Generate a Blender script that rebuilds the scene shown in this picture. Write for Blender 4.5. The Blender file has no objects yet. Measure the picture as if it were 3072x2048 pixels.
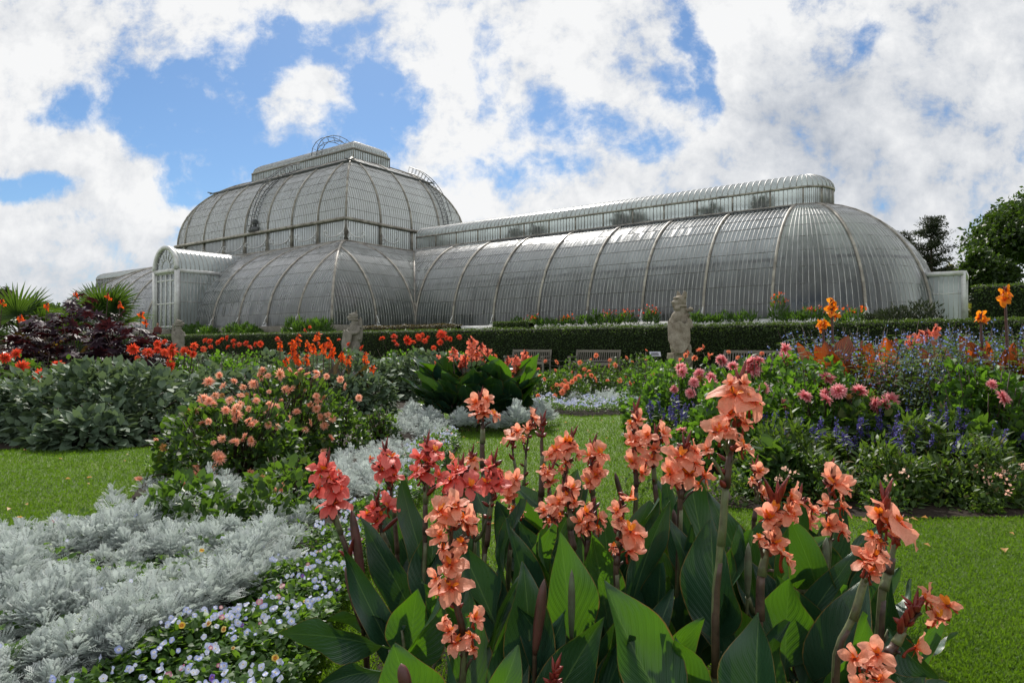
import bpy, math, random
import numpy as np
from mathutils import Vector
R = np.random.default_rng(7); random.seed(7)
C = bpy.context.scene.collection
SC = bpy.context.scene
# ------------------------------------------------------------------ camera
EYE = 1.05; F = 2001.67; HOR = 1024 + F * math.tan(.00706)
cam = bpy.data.cameras.new('camera'); co = bpy.data.objects.new('camera', cam); C.objects.link(co)
co.location = (0, 0, EYE); co.rotation_euler = (math.pi / 2 + .00706, 0, 0)
cam.sensor_width = 36; cam.lens = F / 3072 * 36; cam.clip_end = 2000; cam.clip_start = .05
SC.camera = co
SUN_AZ, SUN_EL = math.radians(-9), math.radians(44)      # azimuth from +Y, clockwise
SKY_STRENGTH, SUN_STRENGTH = .1, 4.8
SC.view_settings.view_transform = 'Standard'; SC.view_settings.look = 'None'
SC.view_settings.exposure = 0.22; SC.view_settings.gamma = 1
SC.cycles.transparent_max_bounces = 16; SC.cycles.max_bounces = 8
SC.cycles.caustics_reflective = False; SC.cycles.caustics_refractive = False
SC.cycles.sample_clamp_indirect = 4

# ------------------------------------------------------------------ sky
def build_world():
    w = bpy.data.worlds.new('World'); SC.world = w; w.use_nodes = True
    nt = w.node_tree; N = nt.nodes; L = nt.links; N.clear()
    out = N.new('ShaderNodeOutputWorld'); bg = N.new('ShaderNodeBackground'); bg.inputs[1].default_value = SKY_STRENGTH
    L.new(bg.outputs[0], out.inputs[0])
    sky = N.new('ShaderNodeTexSky'); sky.sky_type = 'NISHITA'; sky.sun_disc = False
    sky.sun_elevation = SUN_EL; sky.sun_rotation = SUN_AZ; sky.air_density = 1.0; sky.dust_density = .35; sky.ozone_density = 2.2
    def M(op, a, b=None, c=None, clamp=False):
        n = N.new('ShaderNodeMath'); n.operation = op; n.use_clamp = clamp
        for i, v in enumerate((a, b, c)):
            if v is None: continue
            if isinstance(v, (int, float)): n.inputs[i].default_value = v
            else: L.new(v, n.inputs[i])
        return n.outputs[0]
    def V(op, a, b=None, c=None):
        n = N.new('ShaderNodeVectorMath'); n.operation = op
        for i, v in enumerate((a, b, c)):
            if v is None: continue
            if isinstance(v, tuple): n.inputs[i].default_value = v
            else: L.new(v, n.inputs[i])
        return n
    def SS(v, a, b, lo=0., hi=1.):
        n = N.new('ShaderNodeMapRange'); n.interpolation_type = 'SMOOTHSTEP'; L.new(v, n.inputs[0])
        for i, x in enumerate((a, b, lo, hi)): n.inputs[i + 1].default_value = x
        return n.outputs[0]
    def noise(vec, scale, detail, rough=.55):
        n = N.new('ShaderNodeTexNoise'); L.new(vec, n.inputs['Vector']); n.inputs['Scale'].default_value = scale
        n.inputs['Detail'].default_value = detail; n.inputs['Roughness'].default_value = rough
        return n
    tc = N.new('ShaderNodeTexCoord'); sp = N.new('ShaderNodeSeparateXYZ'); L.new(tc.outputs['Generated'], sp.inputs[0])
    dy = M('MAXIMUM', M('ABSOLUTE', sp.outputs[1]), .18)
    u = M('DIVIDE', sp.outputs[0], dy); v = M('DIVIDE', sp.outputs[2], dy)
    cb = N.new('ShaderNodeCombineXYZ'); L.new(u, cb.inputs[0]); L.new(v, cb.inputs[1])
    nz = noise(cb.outputs[0], 4.2, 6)
    warp = V('MULTIPLY_ADD', nz.outputs['Color'], (.2, .14, 0), (-.1, -.07, 0))
    q = V('ADD', cb.outputs[0], warp.outputs[0]).outputs[0]
    def field(blobs):
        acc = None
        for (x, y, a, b, amp) in blobs:
            a *= 1.3 / 1532.7; b *= 1.3 / 1532.7; u0 = (x - 1176) / 1532.7; v0 = (795 - y) / 1532.7
            t = V('MULTIPLY_ADD', q, (1 / a, 1 / b, 0), (-u0 / a, -v0 / b, 0)).outputs[0]
            r = SS(V('LENGTH', t).outputs['Value'], 0.25, 1.25, amp, 0.)
            acc = r if acc is None else M('MAXIMUM', acc, r)
        return acc
    blue = field([(430, 290, 190, 130, 1.1), (560, 160, 120, 80, .8), (560, 330, 160, 100, 1), (520, 190, 170, 60, .95), (660, 110, 130, 70, .95), (790, 330, 130, 110, 1),
                  (820, 220, 90, 120, .95), (450, 420, 140, 90, 1), (480, 520, 90, 55, .9), (210, 270, 110, 50, .85), (720, 60, 130, 40, .7),
                  (1290, 270, 130, 60, .66), (1250, 390, 150, 60, .62), (1130, 180, 50, 90, .45), (1580, 120, 38, 150, .95), (1600, 260, 40, 60, .7),
                  (2010, 90, 60, 60, .45), (640, 60, 110, 50, .8), (900, 260, 60, 80, .7), (330, 330, 120, 90, .9), (60, 420, 110, 28, .85), (1470, 330, 70, 50, .55), (1520, 200, 40, 60, .6), (1060, 420, 60, 40, .5), (1180, 640, 200, 40, .0)])
    puff = field([(690, 215, 75, 36, .62), (630, 300, 60, 60, .5), (735, 195, 45, 30, .5), (430, 490, 70, 20, .8), (250, 390, 140, 70, .6)])
    fb = noise(cb.outputs[0], 7.5, 9, .62).outputs['Fac']
    fb2 = noise(cb.outputs[0], 2.3, 6, .6).outputs['Fac']
    fb3 = noise(V('ADD', cb.outputs[0], V('MULTIPLY', nz.outputs['Color'], (.12, .12, 0)).outputs[0]).outputs[0], 19, 10, .66).outputs['Fac']
    d = M('ADD', M('SUBTRACT', blue, M('MULTIPLY', puff, .95)), M('ADD', M('MULTIPLY', M('SUBTRACT', fb, .5), 2.9), M('MULTIPLY', M('SUBTRACT', fb3, .5), 1.7)))
    cover = SS(d, .02, .86, 1., 0.)
    grey = field([(2000, 330, 420, 260, .75), (2250, 150, 260, 300, .65), (120, 620, 420, 60, .6), (200, 540, 260, 40, .35), (1450, 430, 260, 80, .35), (60, 20, 200, 60, .3), (1750, 420, 300, 90, .55)])
    sh = M('ADD', M('MULTIPLY', grey, .55), M('MULTIPLY', SS(fb2, .42, .70), .34))
    sh = M('ADD', sh, M('ADD', M('MULTIPLY', M('SUBTRACT', fb, .5), 1.7), M('MULTIPLY', M('SUBTRACT', fb3, .5), .8)), None, True)
    mixc = N.new('ShaderNodeMixRGB'); L.new(sh, mixc.inputs[0]); mixc.inputs[1].default_value = (8.0, 8.05, 8.1, 1); mixc.inputs[2].default_value = (2.9, 3.35, 4.1, 1)
    tint = N.new('ShaderNodeMixRGB'); tint.blend_type = 'MULTIPLY'; tint.inputs[0].default_value = 1; L.new(sky.outputs[0], tint.inputs[1]); tint.inputs[2].default_value = (.57, .73, .87, 1)
    fin = N.new('ShaderNodeMixRGB'); L.new(cover, fin.inputs[0]); L.new(tint.outputs[0], fin.inputs[1]); L.new(mixc.outputs[0], fin.inputs[2])
    L.new(fin.outputs[0], bg.inputs[0])
build_world()
sl = bpy.data.lights.new('sun', 'SUN'); sl.energy = SUN_STRENGTH; sl.angle = math.radians(.5); sl.color = (1, .95, .87)
so = bpy.data.objects.new('sun', sl); C.objects.link(so)
_sd = Vector((math.sin(SUN_AZ) * math.cos(SUN_EL), math.cos(SUN_AZ) * math.cos(SUN_EL), math.sin(SUN_EL)))
so.rotation_euler = _sd.to_track_quat('Z', 'Y').to_euler()

# ------------------------------------------------------------------ mesh and scene helpers
def nrm(v):
    v = np.asarray(v, float); return v / np.maximum(np.linalg.norm(v, axis=-1, keepdims=True), 1e-9)
def at(px, py, d):                       # a photo pixel (3072 wide) at depth d, as a point of the place
    return np.array([(px - 1536) / F * d, d, EYE - (py - HOR) / F * d])
def crop(ox, oy, s):                     # reads coordinates measured in an enlarged crop
    return lambda x, y: (ox + x / s, oy + y / s)
FD = 1.3061                              # 2352-wide view to photo pixels

class MB:
    def __init__(self): self.V = []; self.F = []; self.A = []; self.n = 0
    def add(self, v, faces, mat=0, lu=None, lv=None, rnd=None):
        v = np.asarray(v, float).reshape(-1, 3); m = len(v)
        g = lambda a: np.zeros(m) if a is None else np.broadcast_to(np.asarray(a, float), (m,))
        self.V.append(v); self.A.append(np.stack([g(lu), g(lv), g(rnd)], 1))
        for f in (faces if isinstance(faces, list) else [faces]):
            f = np.asarray(f, np.int64)
            if f.size: self.F.append((f + self.n, np.broadcast_to(np.asarray(mat), (len(f),))))
        self.n += m
    def inst(self, T, Mx, P, rnd=None, mat=0):
        N = len(P)
        if N == 0: return
        v = np.einsum('nij,vj->nvi', Mx, T['v']) + P[:, None, :]
        m = len(T['v']); off = (np.arange(N) * m)[:, None, None]
        fs = []; ms = []
        for f, mm in T['f']:
            fs.append((f[None] + off).reshape(-1, f.shape[1])); ms.append(np.tile(mm + mat, N))
        r = R.random(N) if rnd is None else rnd
        base = self.n
        self.V.append(v.reshape(-1, 3)); self.A.append(np.stack([np.tile(T['lu'], N), np.tile(T['lv'], N), np.repeat(r, m)], 1))
        for f, mm in zip(fs, ms): self.F.append((f + base, mm))
        self.n += N * m
    def template(self):
        A = np.concatenate(self.A)
        return dict(v=np.concatenate(self.V), f=[(f, np.asarray(m)) for f, m in self.F], lu=A[:, 0], lv=A[:, 1])
    def mesh(self, name, mats, origin=(0, 0, 0), smooth=True):
        me = bpy.data.meshes.new(name)
        if not self.V: return me
        v = np.concatenate(self.V) - np.asarray(origin, float); A = np.concatenate(self.A)
        loops = np.concatenate([f.reshape(-1) for f, _ in self.F]); tot = np.concatenate([np.full(len(f), f.shape[1]) for f, _ in self.F])
        mi = np.concatenate([np.asarray(m) for _, m in self.F])
        me.vertices.add(len(v)); me.vertices.foreach_set('co', v.astype(np.float32).ravel())
        me.loops.add(len(loops)); me.loops.foreach_set('vertex_index', loops.astype(np.int32))
        me.polygons.add(len(tot)); me.polygons.foreach_set('loop_start', np.concatenate([[0], np.cumsum(tot)[:-1]]).astype(np.int32))
        me.polygons.foreach_set('loop_total', tot.astype(np.int32)); me.polygons.foreach_set('material_index', mi.astype(np.int32))
        me.polygons.foreach_set('use_smooth', np.full(len(tot), smooth))
        for i, k in enumerate(('lu', 'lv', 'rnd')):
            a = me.attributes.new(k, 'FLOAT', 'POINT'); a.data.foreach_set('value', A[:, i].astype(np.float32))
        for m in (mats if isinstance(mats, (list, tuple)) else [mats]): me.materials.append(m)
        me.update(calc_edges=True); me.validate()
        return me
    def build(self, name, mats, parent=None, smooth=True):
        og = worldpos(parent) if parent is not None else (0, 0, 0)
        o = bpy.data.objects.new(name, self.mesh(name, mats, og, smooth)); C.objects.link(o)
        if parent is not None: o.parent = parent
        return o
def worldpos(o):
    p = np.zeros(3)
    while o is not None: p = p + np.array(o.location); o = o.parent
    return p
def tag(o, label=None, cat=None, group=None, kind=None):
    if label: o['label'] = label
    if cat: o['category'] = cat
    if group: o['group'] = group
    if kind: o['kind'] = kind
    return o
def thing(name, label, cat, loc=(0, 0, 0), group=None):
    o = bpy.data.objects.new(name, None); C.objects.link(o); o.location = loc; o.empty_display_size = .1
    return tag(o, label, cat, group)
def put(name, me, parent, pos, rot=None, scale=1.):
    o = bpy.data.objects.new(name, me); C.objects.link(o); o.parent = parent
    o.location = np.asarray(pos) - worldpos(parent); o.scale = (scale,) * 3 if isinstance(scale, (int, float)) else scale
    if rot is not None: o.rotation_euler = rot
    return o
def face_rot(dirv, spin=0.):             # rotation taking +Z to dirv
    q = Vector(dirv).to_track_quat('Z', 'Y'); from mathutils import Quaternion
    return (q @ Quaternion((0, 0, 1), spin)).to_euler()

GRID = {}
def grid(nl, nw):
    i = np.arange(nl)[:, None] * (nw + 1) + np.arange(nw)[None]
    return np.stack([i, i + 1, i + nw + 2, i + nw + 1], -1).reshape(-1, 4)
def leaf_t(nl, nw, W, prof, fold=.1, droop=.1, ruffle=0., seed=0, mat=0):
    t = np.linspace(0, 1, nl + 1)[:, None]; u = np.linspace(-1, 1, nw + 1)[None]
    ph = np.random.default_rng(seed).random(4) * 6.28
    w = prof(t) * W
    x = u * w; y = t + 0 * u
    z = fold * np.abs(u) * w - droop * t ** 2 + ruffle * np.abs(u) ** 1.5 * (np.sin(t * 9 + ph[0] + (u > 0) * 2) + .6 * np.sin(t * 17 + ph[1]))
    v = np.stack([x, y, z + 0 * x], -1).reshape(-1, 3)
    f = grid(nl, nw)
    return dict(v=v, f=[(f, np.full(len(f), mat))], lu=(u + 0 * t).ravel(), lv=(t + 0 * u).ravel())
OV = lambda t: np.sin(np.pi * np.clip(t, 0, 1) ** .8) ** .9
LANCE = lambda t: np.sin(np.pi * np.clip(t, 0, 1) ** .7) ** 1.2
OBO = lambda t: .16 + .84 * np.sin(np.pi * np.clip(t, 0, 1) ** 1.25 * .985) ** .65
def leaf5(W=.3, fold=.2, droop=.12):
    v = np.array([[0, 0, 0], [-W, .45, fold * W], [W, .45, fold * W], [0, .5, -droop * .3], [0, 1, -droop]])
    f = np.array([[0, 3, 1], [0, 2, 3], [3, 4, 1], [3, 2, 4]])
    return dict(v=v, f=[(f, np.zeros(4, int))], lu=np.array([0, -1, 1, 0, 0.]), lv=np.array([0, .45, .45, .5, 1]))
def frames(d, up):                       # columns: x side, y along d, z near up
    d = nrm(d); x = nrm(np.cross(d, up) + 1e-6); z = np.cross(x, d)
    return np.stack([x, d, z], -1)
def rdir(n):
    return nrm(R.normal(size=(n, 3)))
def tube(mb, pts, rad, n=7, mat=0, rnd=.5):
    P = np.asarray(pts, float); m = len(P); rad = np.broadcast_to(np.asarray(rad, float), (m,))
    T = nrm(np.gradient(P, axis=0)); ref = np.array([.31, .17, .93]) if abs(T[0] @ np.array([.31, .17, .93])) < .9 else np.array([1., 0, 0])
    S = nrm(np.cross(T, ref)); B = np.cross(T, S)
    a = np.linspace(0, 2 * np.pi, n, endpoint=False)
    v = P[:, None] + rad[:, None, None] * (np.cos(a)[None, :, None] * S[:, None] + np.sin(a)[None, :, None] * B[:, None])
    i = np.arange(m - 1)[:, None] * n + np.arange(n)[None]; j = np.arange(m - 1)[:, None] * n + (np.arange(n)[None] + 1) % n
    f = np.stack([i, j, j + n, i + n], -1).reshape(-1, 4)
    v = np.concatenate([v.reshape(-1, 3), P[:1], P[-1:]]); k = m * n
    c0 = np.array([[k, (q + 1) % n, q] for q in range(n)]); c1 = np.array([[k + 1, (m - 1) * n + q, (m - 1) * n + (q + 1) % n] for q in range(n)])
    mb.add(v, [f, np.concatenate([c0, c1])], mat, lv=np.concatenate([np.repeat(np.linspace(0, 1, m), n), [0, 1]]), rnd=rnd)
def spline(pts, n=16):
    P = np.asarray(pts, float); m = len(P)
    if m == 2: return P[0] + (P[1] - P[0]) * np.linspace(0, 1, n)[:, None]
    Q = np.vstack([2 * P[0] - P[1], P, 2 * P[-1] - P[-2]]); out = []
    for s in np.linspace(0, m - 1 - 1e-6, n):
        i = int(s); t = s - i; a, b, c, d = Q[i:i + 4]
        out.append(.5 * (2 * b + (c - a) * t + (2 * a - 5 * b + 4 * c - d) * t * t + (3 * b - a - 3 * c + d) * t ** 3))
    return np.array(out)
def box(mb, c, half, ax=None, mat=0, rnd=.5):
    ax = np.eye(3) if ax is None else np.asarray(ax)      # rows are the box's axes
    s = np.array([[x, y, z] for x in (-1, 1) for y in (-1, 1) for z in (-1, 1)], float) * np.asarray(half)
    v = s @ ax + np.asarray(c)
    f = np.array([[0, 1, 3, 2], [4, 6, 7, 5], [0, 4, 5, 1], [2, 3, 7, 6], [0, 2, 6, 4], [1, 5, 7, 3]])
    mb.add(v, f, mat, rnd=rnd)
def ellip(mb, c, r, ax=None, nu=12, nv=8, mat=0, pw=1.):
    th = np.linspace(0, 2 * np.pi, nu, endpoint=False); ph = np.linspace(-np.pi / 2, np.pi / 2, nv + 1)
    v = np.stack([np.cos(ph)[:, None] ** pw * np.cos(th), np.cos(ph)[:, None] ** pw * np.sin(th), np.sin(ph)[:, None] + 0 * th], -1).reshape(-1, 3) * np.asarray(r)
    if ax is not None: v = v @ np.asarray(ax)
    i = np.arange(nv)[:, None] * nu + np.arange(nu)[None]; j = np.arange(nv)[:, None] * nu + (np.arange(nu)[None] + 1) % nu
    mb.add(v + np.asarray(c), np.stack([i, j, j + nu, i + nu], -1).reshape(-1, 4), mat, lv=np.repeat(np.linspace(0, 1, nv + 1), nu))
def inpoly(P, poly):
    x, y = P[:, 0], P[:, 1]; ins = np.zeros(len(P), bool); n = len(poly)
    for i in range(n):
        x0, y0 = poly[i]; x1, y1 = poly[i - 1]
        c = ((y0 > y) != (y1 > y)); 
        with np.errstate(divide='ignore', invalid='ignore'): ins ^= c & (x < (x1 - x0) * (y - y0) / (y1 - y0) + x0)
    return ins
def sample_poly(poly, n, inv_d2=False):
    poly = np.array(poly); lo, hi = poly.min(0), poly.max(0); out = np.zeros((0, 2))
    while len(out) < n:
        p = lo + (hi - lo) * R.random((n * 3, 2)); p = p[inpoly(p, poly)]
        if inv_d2: p = p[R.random(len(p)) < np.clip((lo[1] / np.maximum(p[:, 1], .1)) ** 1.5, .02, 1)]
        out = np.vstack([out, p])
    return out[:n]
def lump(P, s=1.):                       # smooth lumpy field in -1..1
    x, y, z = P.T * s
    return (np.sin(1.7 * x + 2.1 * y + .3) + np.sin(2.3 * y - 1.3 * z + 1.1) + np.sin(2.9 * z + 1.9 * x + 2.2) + np.sin(3.7 * x - 2.7 * y + 3.1 * z)) / 4

# ------------------------------------------------------------------ materials
def newmat(name):
    m = bpy.data.materials.new(name); m.use_nodes = True; nt = m.node_tree; nt.nodes.clear()
    return m, nt.nodes, nt.links
def ramp(N, L, fac, stops):
    n = N.new('ShaderNodeValToRGB'); L.new(fac, n.inputs[0]); e = n.color_ramp.elements
    while len(e) < len(stops): e.new(.5)
    for k, (p, c) in zip(e, stops): k.position = p; k.color = (*c, 1)
    return n.outputs[0]
def attr(N, name):
    a = N.new('ShaderNodeAttribute'); a.attribute_name = name; return a.outputs['Fac']
def tnoise(N, L, scale, detail=4, rough=.6, coord='Object'):
    t = N.new('ShaderNodeTexCoord'); n = N.new('ShaderNodeTexNoise'); L.new(t.outputs[coord], n.inputs['Vector'])
    n.inputs['Scale'].default_value = scale; n.inputs['Detail'].default_value = detail; n.inputs['Roughness'].default_value = rough
    return n.outputs['Fac']
def math_(N, L, op, a, b=None):
    n = N.new('ShaderNodeMath'); n.operation = op
    for i, v in enumerate((a, b)):
        if v is None: continue
        if isinstance(v, (int, float)): n.inputs[i].default_value = v
        else: L.new(v, n.inputs[i])
    return n.outputs[0]
def mixrgb(N, L, fac, a, b, bt='MIX'):
    n = N.new('ShaderNodeMixRGB'); n.blend_type = bt
    for i, v in enumerate((fac, a, b)):
        if isinstance(v, (int, float)): n.inputs[i].default_value = v
        elif isinstance(v, tuple): n.inputs[i].default_value = (*v, 1)
        else: L.new(v, n.inputs[i])
    return n.outputs[0]
def finish(m, N, L, base, rough=.5, spec=.5, trans=None, tfac=.3, bump=None, bstr=.3, bdist=.01, metal=0., coat=0.):
    p = N.new('ShaderNodeBsdfPrincipled'); out = N.new('ShaderNodeOutputMaterial')
    if isinstance(base, tuple): p.inputs['Base Color'].default_value = (*base, 1)
    else: L.new(base, p.inputs['Base Color'])
    if isinstance(rough, (int, float)): p.inputs['Roughness'].default_value = rough
    else: L.new(rough, p.inputs['Roughness'])
    p.inputs['Specular IOR Level'].default_value = spec; p.inputs['Metallic'].default_value = metal; p.inputs['Coat Weight'].default_value = coat
    nb = None
    if bump is not None:
        b = N.new('ShaderNodeBump'); b.inputs['Strength'].default_value = bstr; b.inputs['Distance'].default_value = bdist
        L.new(bump, b.inputs['Height']); nb = b.outputs[0]; L.new(nb, p.inputs['Normal'])
    sh = p.outputs[0]
    if trans is not None:
        t = N.new('ShaderNodeBsdfTranslucent')
        if isinstance(trans, tuple): t.inputs[0].default_value = (*trans, 1)
        else: L.new(trans, t.inputs[0])
        if nb: L.new(nb, t.inputs['Normal'])
        x = N.new('ShaderNodeMixShader'); L.new(sh, x.inputs[1])
        if isinstance(tfac, (int, float)): x.inputs[0].default_value = tfac
        else: L.new(tfac, x.inputs[0])
        L.new(t.outputs[0], x.inputs[2]); sh = x.outputs[0]
    L.new(sh, out.inputs[0]); return m
def leafmat(name, a, b, trans=(.2, .36, .03), tfac=.35, rough=.42, spec=.45, c=None, cpos=.93):
    m, N, L = newmat(name); r = attr(N, 'rnd')
    st = [(0, a), (.85, b)] + ([(cpos, b), (min(cpos + .04, 1), c)] if c else [])
    col = ramp(N, L, r, st); lv = attr(N, 'lv')
    col = mixrgb(N, L, .35, col, ramp(N, L, tnoise(N, L, 9), [(.3, (.55, .55, .55)), (.7, (1.25, 1.25, 1.2))]), 'MULTIPLY')
    return finish(m, N, L, col, rough, spec, trans, tfac)
def petalmat(name, a, b, tip=None, tfac=.42, center=None, rough=.5, tr=1.15):
    m, N, L = newmat(name); oi = N.new('ShaderNodeObjectInfo'); r = attr(N, 'rnd')
    k = math_(N, L, 'FRACT', math_(N, L, 'ADD', oi.outputs['Random'], math_(N, L, 'MULTIPLY', r, .45)))
    col = ramp(N, L, k, [(0, a), (1, b)])
    lv = attr(N, 'lv')
    if tip: col = mixrgb(N, L, ramp(N, L, lv, [(.45, (0, 0, 0)), (1, (1, 1, 1))]), col, tip)
    if center: col = mixrgb(N, L, ramp(N, L, lv, [(.1, (1, 1, 1)), (.38, (0, 0, 0))]), col, center)
    lu = attr(N, 'lu'); v = math_(N, L, 'SINE', math_(N, L, 'MULTIPLY', lu, 26.))
    col = mixrgb(N, L, .5, col, ramp(N, L, tnoise(N, L, 14, 5, .65), [(.32, (.84, .70, .64)), (.6, (1.12, 1.16, 1.18))]), 'MULTIPLY')
    trc = mixrgb(N, L, 1., col, (tr, tr, tr), 'MULTIPLY')
    return finish(m, N, L, col, rough, .3, trc, tfac, v, .12, .002)
def plain(name, col, rough=.6, spec=.4, var=.25, scale=20., bstr=.2, metal=0., dark=None):
    m, N, L = newmat(name); n = tnoise(N, L, scale, 6)
    a = tuple(x * (1 - var) for x in (dark or col)); b = tuple(min(1, x * (1 + var)) for x in col)
    return finish(m, N, L, ramp(N, L, n, [(.3, a), (.7, b)]), rough, spec, None, 0, n, bstr, .01, metal)

def canna_leaf_mat(name, a, b, edge, tr, rough=.36, tfac=.4, stripe=None):
    m, N, L = newmat(name)
    lu, lv, r = attr(N, 'lu'), attr(N, 'lv'), attr(N, 'rnd'); al = math_(N, L, 'ABSOLUTE', lu)
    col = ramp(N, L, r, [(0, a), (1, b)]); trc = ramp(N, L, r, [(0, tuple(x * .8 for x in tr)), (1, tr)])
    col = mixrgb(N, L, .5, col, ramp(N, L, tnoise(N, L, 7, 5), [(.3, (.6, .6, .6)), (.7, (1.3, 1.3, 1.25))]), 'MULTIPLY')
    ph = math_(N, L, 'SUBTRACT', math_(N, L, 'MULTIPLY', lv, 70.), math_(N, L, 'MULTIPLY', al, 30.))
    ph2 = math_(N, L, 'SUBTRACT', math_(N, L, 'MULTIPLY', lv, 210.), math_(N, L, 'MULTIPLY', al, 90.))
    ve = math_(N, L, 'ADD', math_(N, L, 'SINE', ph), math_(N, L, 'MULTIPLY', math_(N, L, 'SINE', ph2), .4))
    rib = ramp(N, L, al, [(0, (1, 1, 1)), (.05, (0, 0, 0))]); al2 = math_(N, L, 'ADD', al, math_(N, L, 'MULTIPLY', math_(N, L, 'SUBTRACT', tnoise(N, L, 22, 4, .7), .5), .10)); ed = ramp(N, L, al2, [(.965, (0, 0, 0)), (.985, (1, 1, 1))])
    if stripe:
        k = ramp(N, L, ve, [(.25, (0, 0, 0)), (.6, (1, 1, 1))]); col = mixrgb(N, L, k, col, stripe); trc = mixrgb(N, L, k, trc, tuple(x * 1.6 for x in stripe))
    else:
        trc = mixrgb(N, L, .10, trc, ramp(N, L, ve, [(.0, (.45, .45, .45)), (1, (1.2, 1.2, 1.2))]), 'MULTIPLY')
    col = mixrgb(N, L, math_(N, L, 'MULTIPLY', rib, .55), col, (.16, .26, .09)); col = mixrgb(N, L, ed, col, edge)
    trc = mixrgb(N, L, ed, trc, edge)
    spot = ramp(N, L, tnoise(N, L, 130, 2), [(.70, (0, 0, 0)), (.76, (1, 1, 1))])
    ro = mixrgb(N, L, spot, (rough,) * 3, (.08,) * 3)
    return finish(m, N, L, col, ro, .5, trc, ramp(N, L, r, [(.45, (tfac * .25,) * 3), (.8, (tfac * 1.25,) * 3)]), ve, .26, .004)  # translucency rises with rnd, so high values give a leaf a sunlit look

M = {}
M['canna_leaf'] = canna_leaf_mat('canna_leaf', (.014, .050, .029), (.026, .080, .036), (.18, .12, .03), (.11, .27, .008), tfac=.27)
M['canna_leaf_dark'] = canna_leaf_mat('canna_leaf_dark', (.018, .015, .010), (.03, .02, .014), (.05, .015, .01), (.16, .10, .01))
M['bronze_leaf'] = canna_leaf_mat('bronze_leaf', (.05, .012, .008), (.09, .018, .010), (.3, .06, .02), (.55, .10, .01), tfac=.5, stripe=(.22, .05, .006))
M['canna_stem'] = plain('canna_stem', (.075, .045, .032), .45, .5, .4, 25, .15, dark=(.04, .018, .016))
M['canna_stem_green'] = plain('canna_stem_green', (.12, .145, .065), .45, .5, .3, 25, .15, dark=(.09, .07, .045))
M['spear'] = plain('spear', (.085, .028, .026), .42, .5, .5, 14, .15, dark=(.04, .035, .02))
M['spear_green'] = plain('spear_green', (.10, .13, .075), .42, .5, .4, 14, .15, dark=(.10, .045, .05))
M['bud'] = plain('bud', (.20, .022, .016), .4, .5, .5, 30, .1, dark=(.07, .010, .012))
M['calyx'] = leafmat('calyx', (.10, .012, .010), (.32, .04, .012), (.5, .07, .01), .35)
M['throat'] = petalmat('throat', (.75, .17, .012), (.85, .30, .02), tfac=.35)
M['salmon'] = petalmat('salmon', (.84, .29, .165), (.90, .40, .26), tip=(.92, .43, .31), center=(.74, .12, .03), tfac=.5, tr=1.08)
M['coral_pink'] = petalmat('coral_pink', (.66, .10, .085), (.78, .17, .14), tip=(.80, .20, .17), center=(.55, .04, .02))
M['orange_red'] = petalmat('orange_red', (.78, .085, .012), (.85, .16, .02))
M['orange'] = petalmat('orange', (.88, .25, .012), (.92, .36, .02), center=(.8, .08, .01))
M['salmon_far'] = petalmat('salmon_far', (.76, .19, .12), (.84, .27, .17))
M['peach'] = petalmat('peach', (.88, .44, .28), (.90, .52, .33), tip=(.90, .48, .36), center=(.62, .17, .03))
M['peach_deep'] = petalmat('peach_deep', (.82, .24, .12), (.86, .33, .18), center=(.6, .15, .03))
M['red'] = petalmat('red', (.66, .06, .028), (.80, .13, .05), center=(.5, .02, .01))
M['pink'] = petalmat('pink', (.70, .13, .19), (.78, .25, .28), tip=(.84, .48, .48), center=(.62, .22, .05))
M['wilted'] = petalmat('wilted', (.42, .20, .06), (.5, .28, .10))
M['dahlia_leaf'] = leafmat('dahlia_leaf', (.018, .045, .014), (.05, .095, .03), (.14, .27, .02), .33, .5, .2, c=(.10, .12, .02))
M['dahlia_leaf_bright'] = leafmat('dahlia_leaf_bright', (.026, .068, .016), (.068, .140, .030), (.16, .34, .02), .37, .5, .2)
M['leaf_green'] = leafmat('leaf_green', (.026, .065, .013), (.052, .112, .02), (.13, .26, .02), .32, .45, .35)
M['sage_leaf'] = leafmat('sage_leaf', (.075, .12, .078), (.15, .21, .14), (.15, .22, .08), .25, .62, .25)
M['stalk'] = plain('stalk', (.045, .03, .02), .6, .3, .4, 30, .1)
M['silver'] = leafmat('silver', (.41, .46, .45), (.76, .80, .79), (.42, .48, .44), .32, .75, .15)
M['pansy_leaf'] = leafmat('pansy_leaf', (.025, .065, .014), (.06, .13, .025), (.18, .34, .025), .33, .5, .28)
def pansymat(name, o1, o2, mid, eye):
    m, N, L = newmat(name); r, lv = attr(N, 'rnd'), attr(N, 'lv')
    c = ramp(N, L, r, [(0, o1), (1, o2)]); c = mixrgb(N, L, ramp(N, L, lv, [(.35, (1, 1, 1)), (.75, (0, 0, 0))]), c, mid); c = mixrgb(N, L, ramp(N, L, lv, [(.14, (1, 1, 1)), (.2, (0, 0, 0))]), c, eye)
    return finish(m, N, L, c, .6, .25, c, .3)
M['pansy'] = pansymat('pansy', (.36, .43, .80), (.72, .75, .90), (.74, .77, .90), (.75, .5, .05))
M['pansy_purple'] = pansymat('pansy_purple', (.12, .06, .40), (.30, .18, .6), (.20, .06, .3), (.8, .5, .03))
M['pansy_rose'] = pansymat('pansy_rose', (.45, .08, .2), (.7, .35, .42), (.75, .6, .55), (.8, .5, .03))
M['pansy_yellow'] = pansymat('pansy_yellow', (.8, .55, .06), (.85, .7, .3), (.5, .12, .02), (.7, .4, .02))
M['castor_leaf'] = leafmat('castor_leaf', (.018, .008, .016), (.045, .022, .038), (.10, .02, .02), .15, .55, .22)
M['palm_leaf'] = leafmat('palm_leaf', (.022, .052, .012), (.048, .10, .022), (.13, .24, .02), .25, .4, .5, c=(.2, .16, .04))
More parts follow.
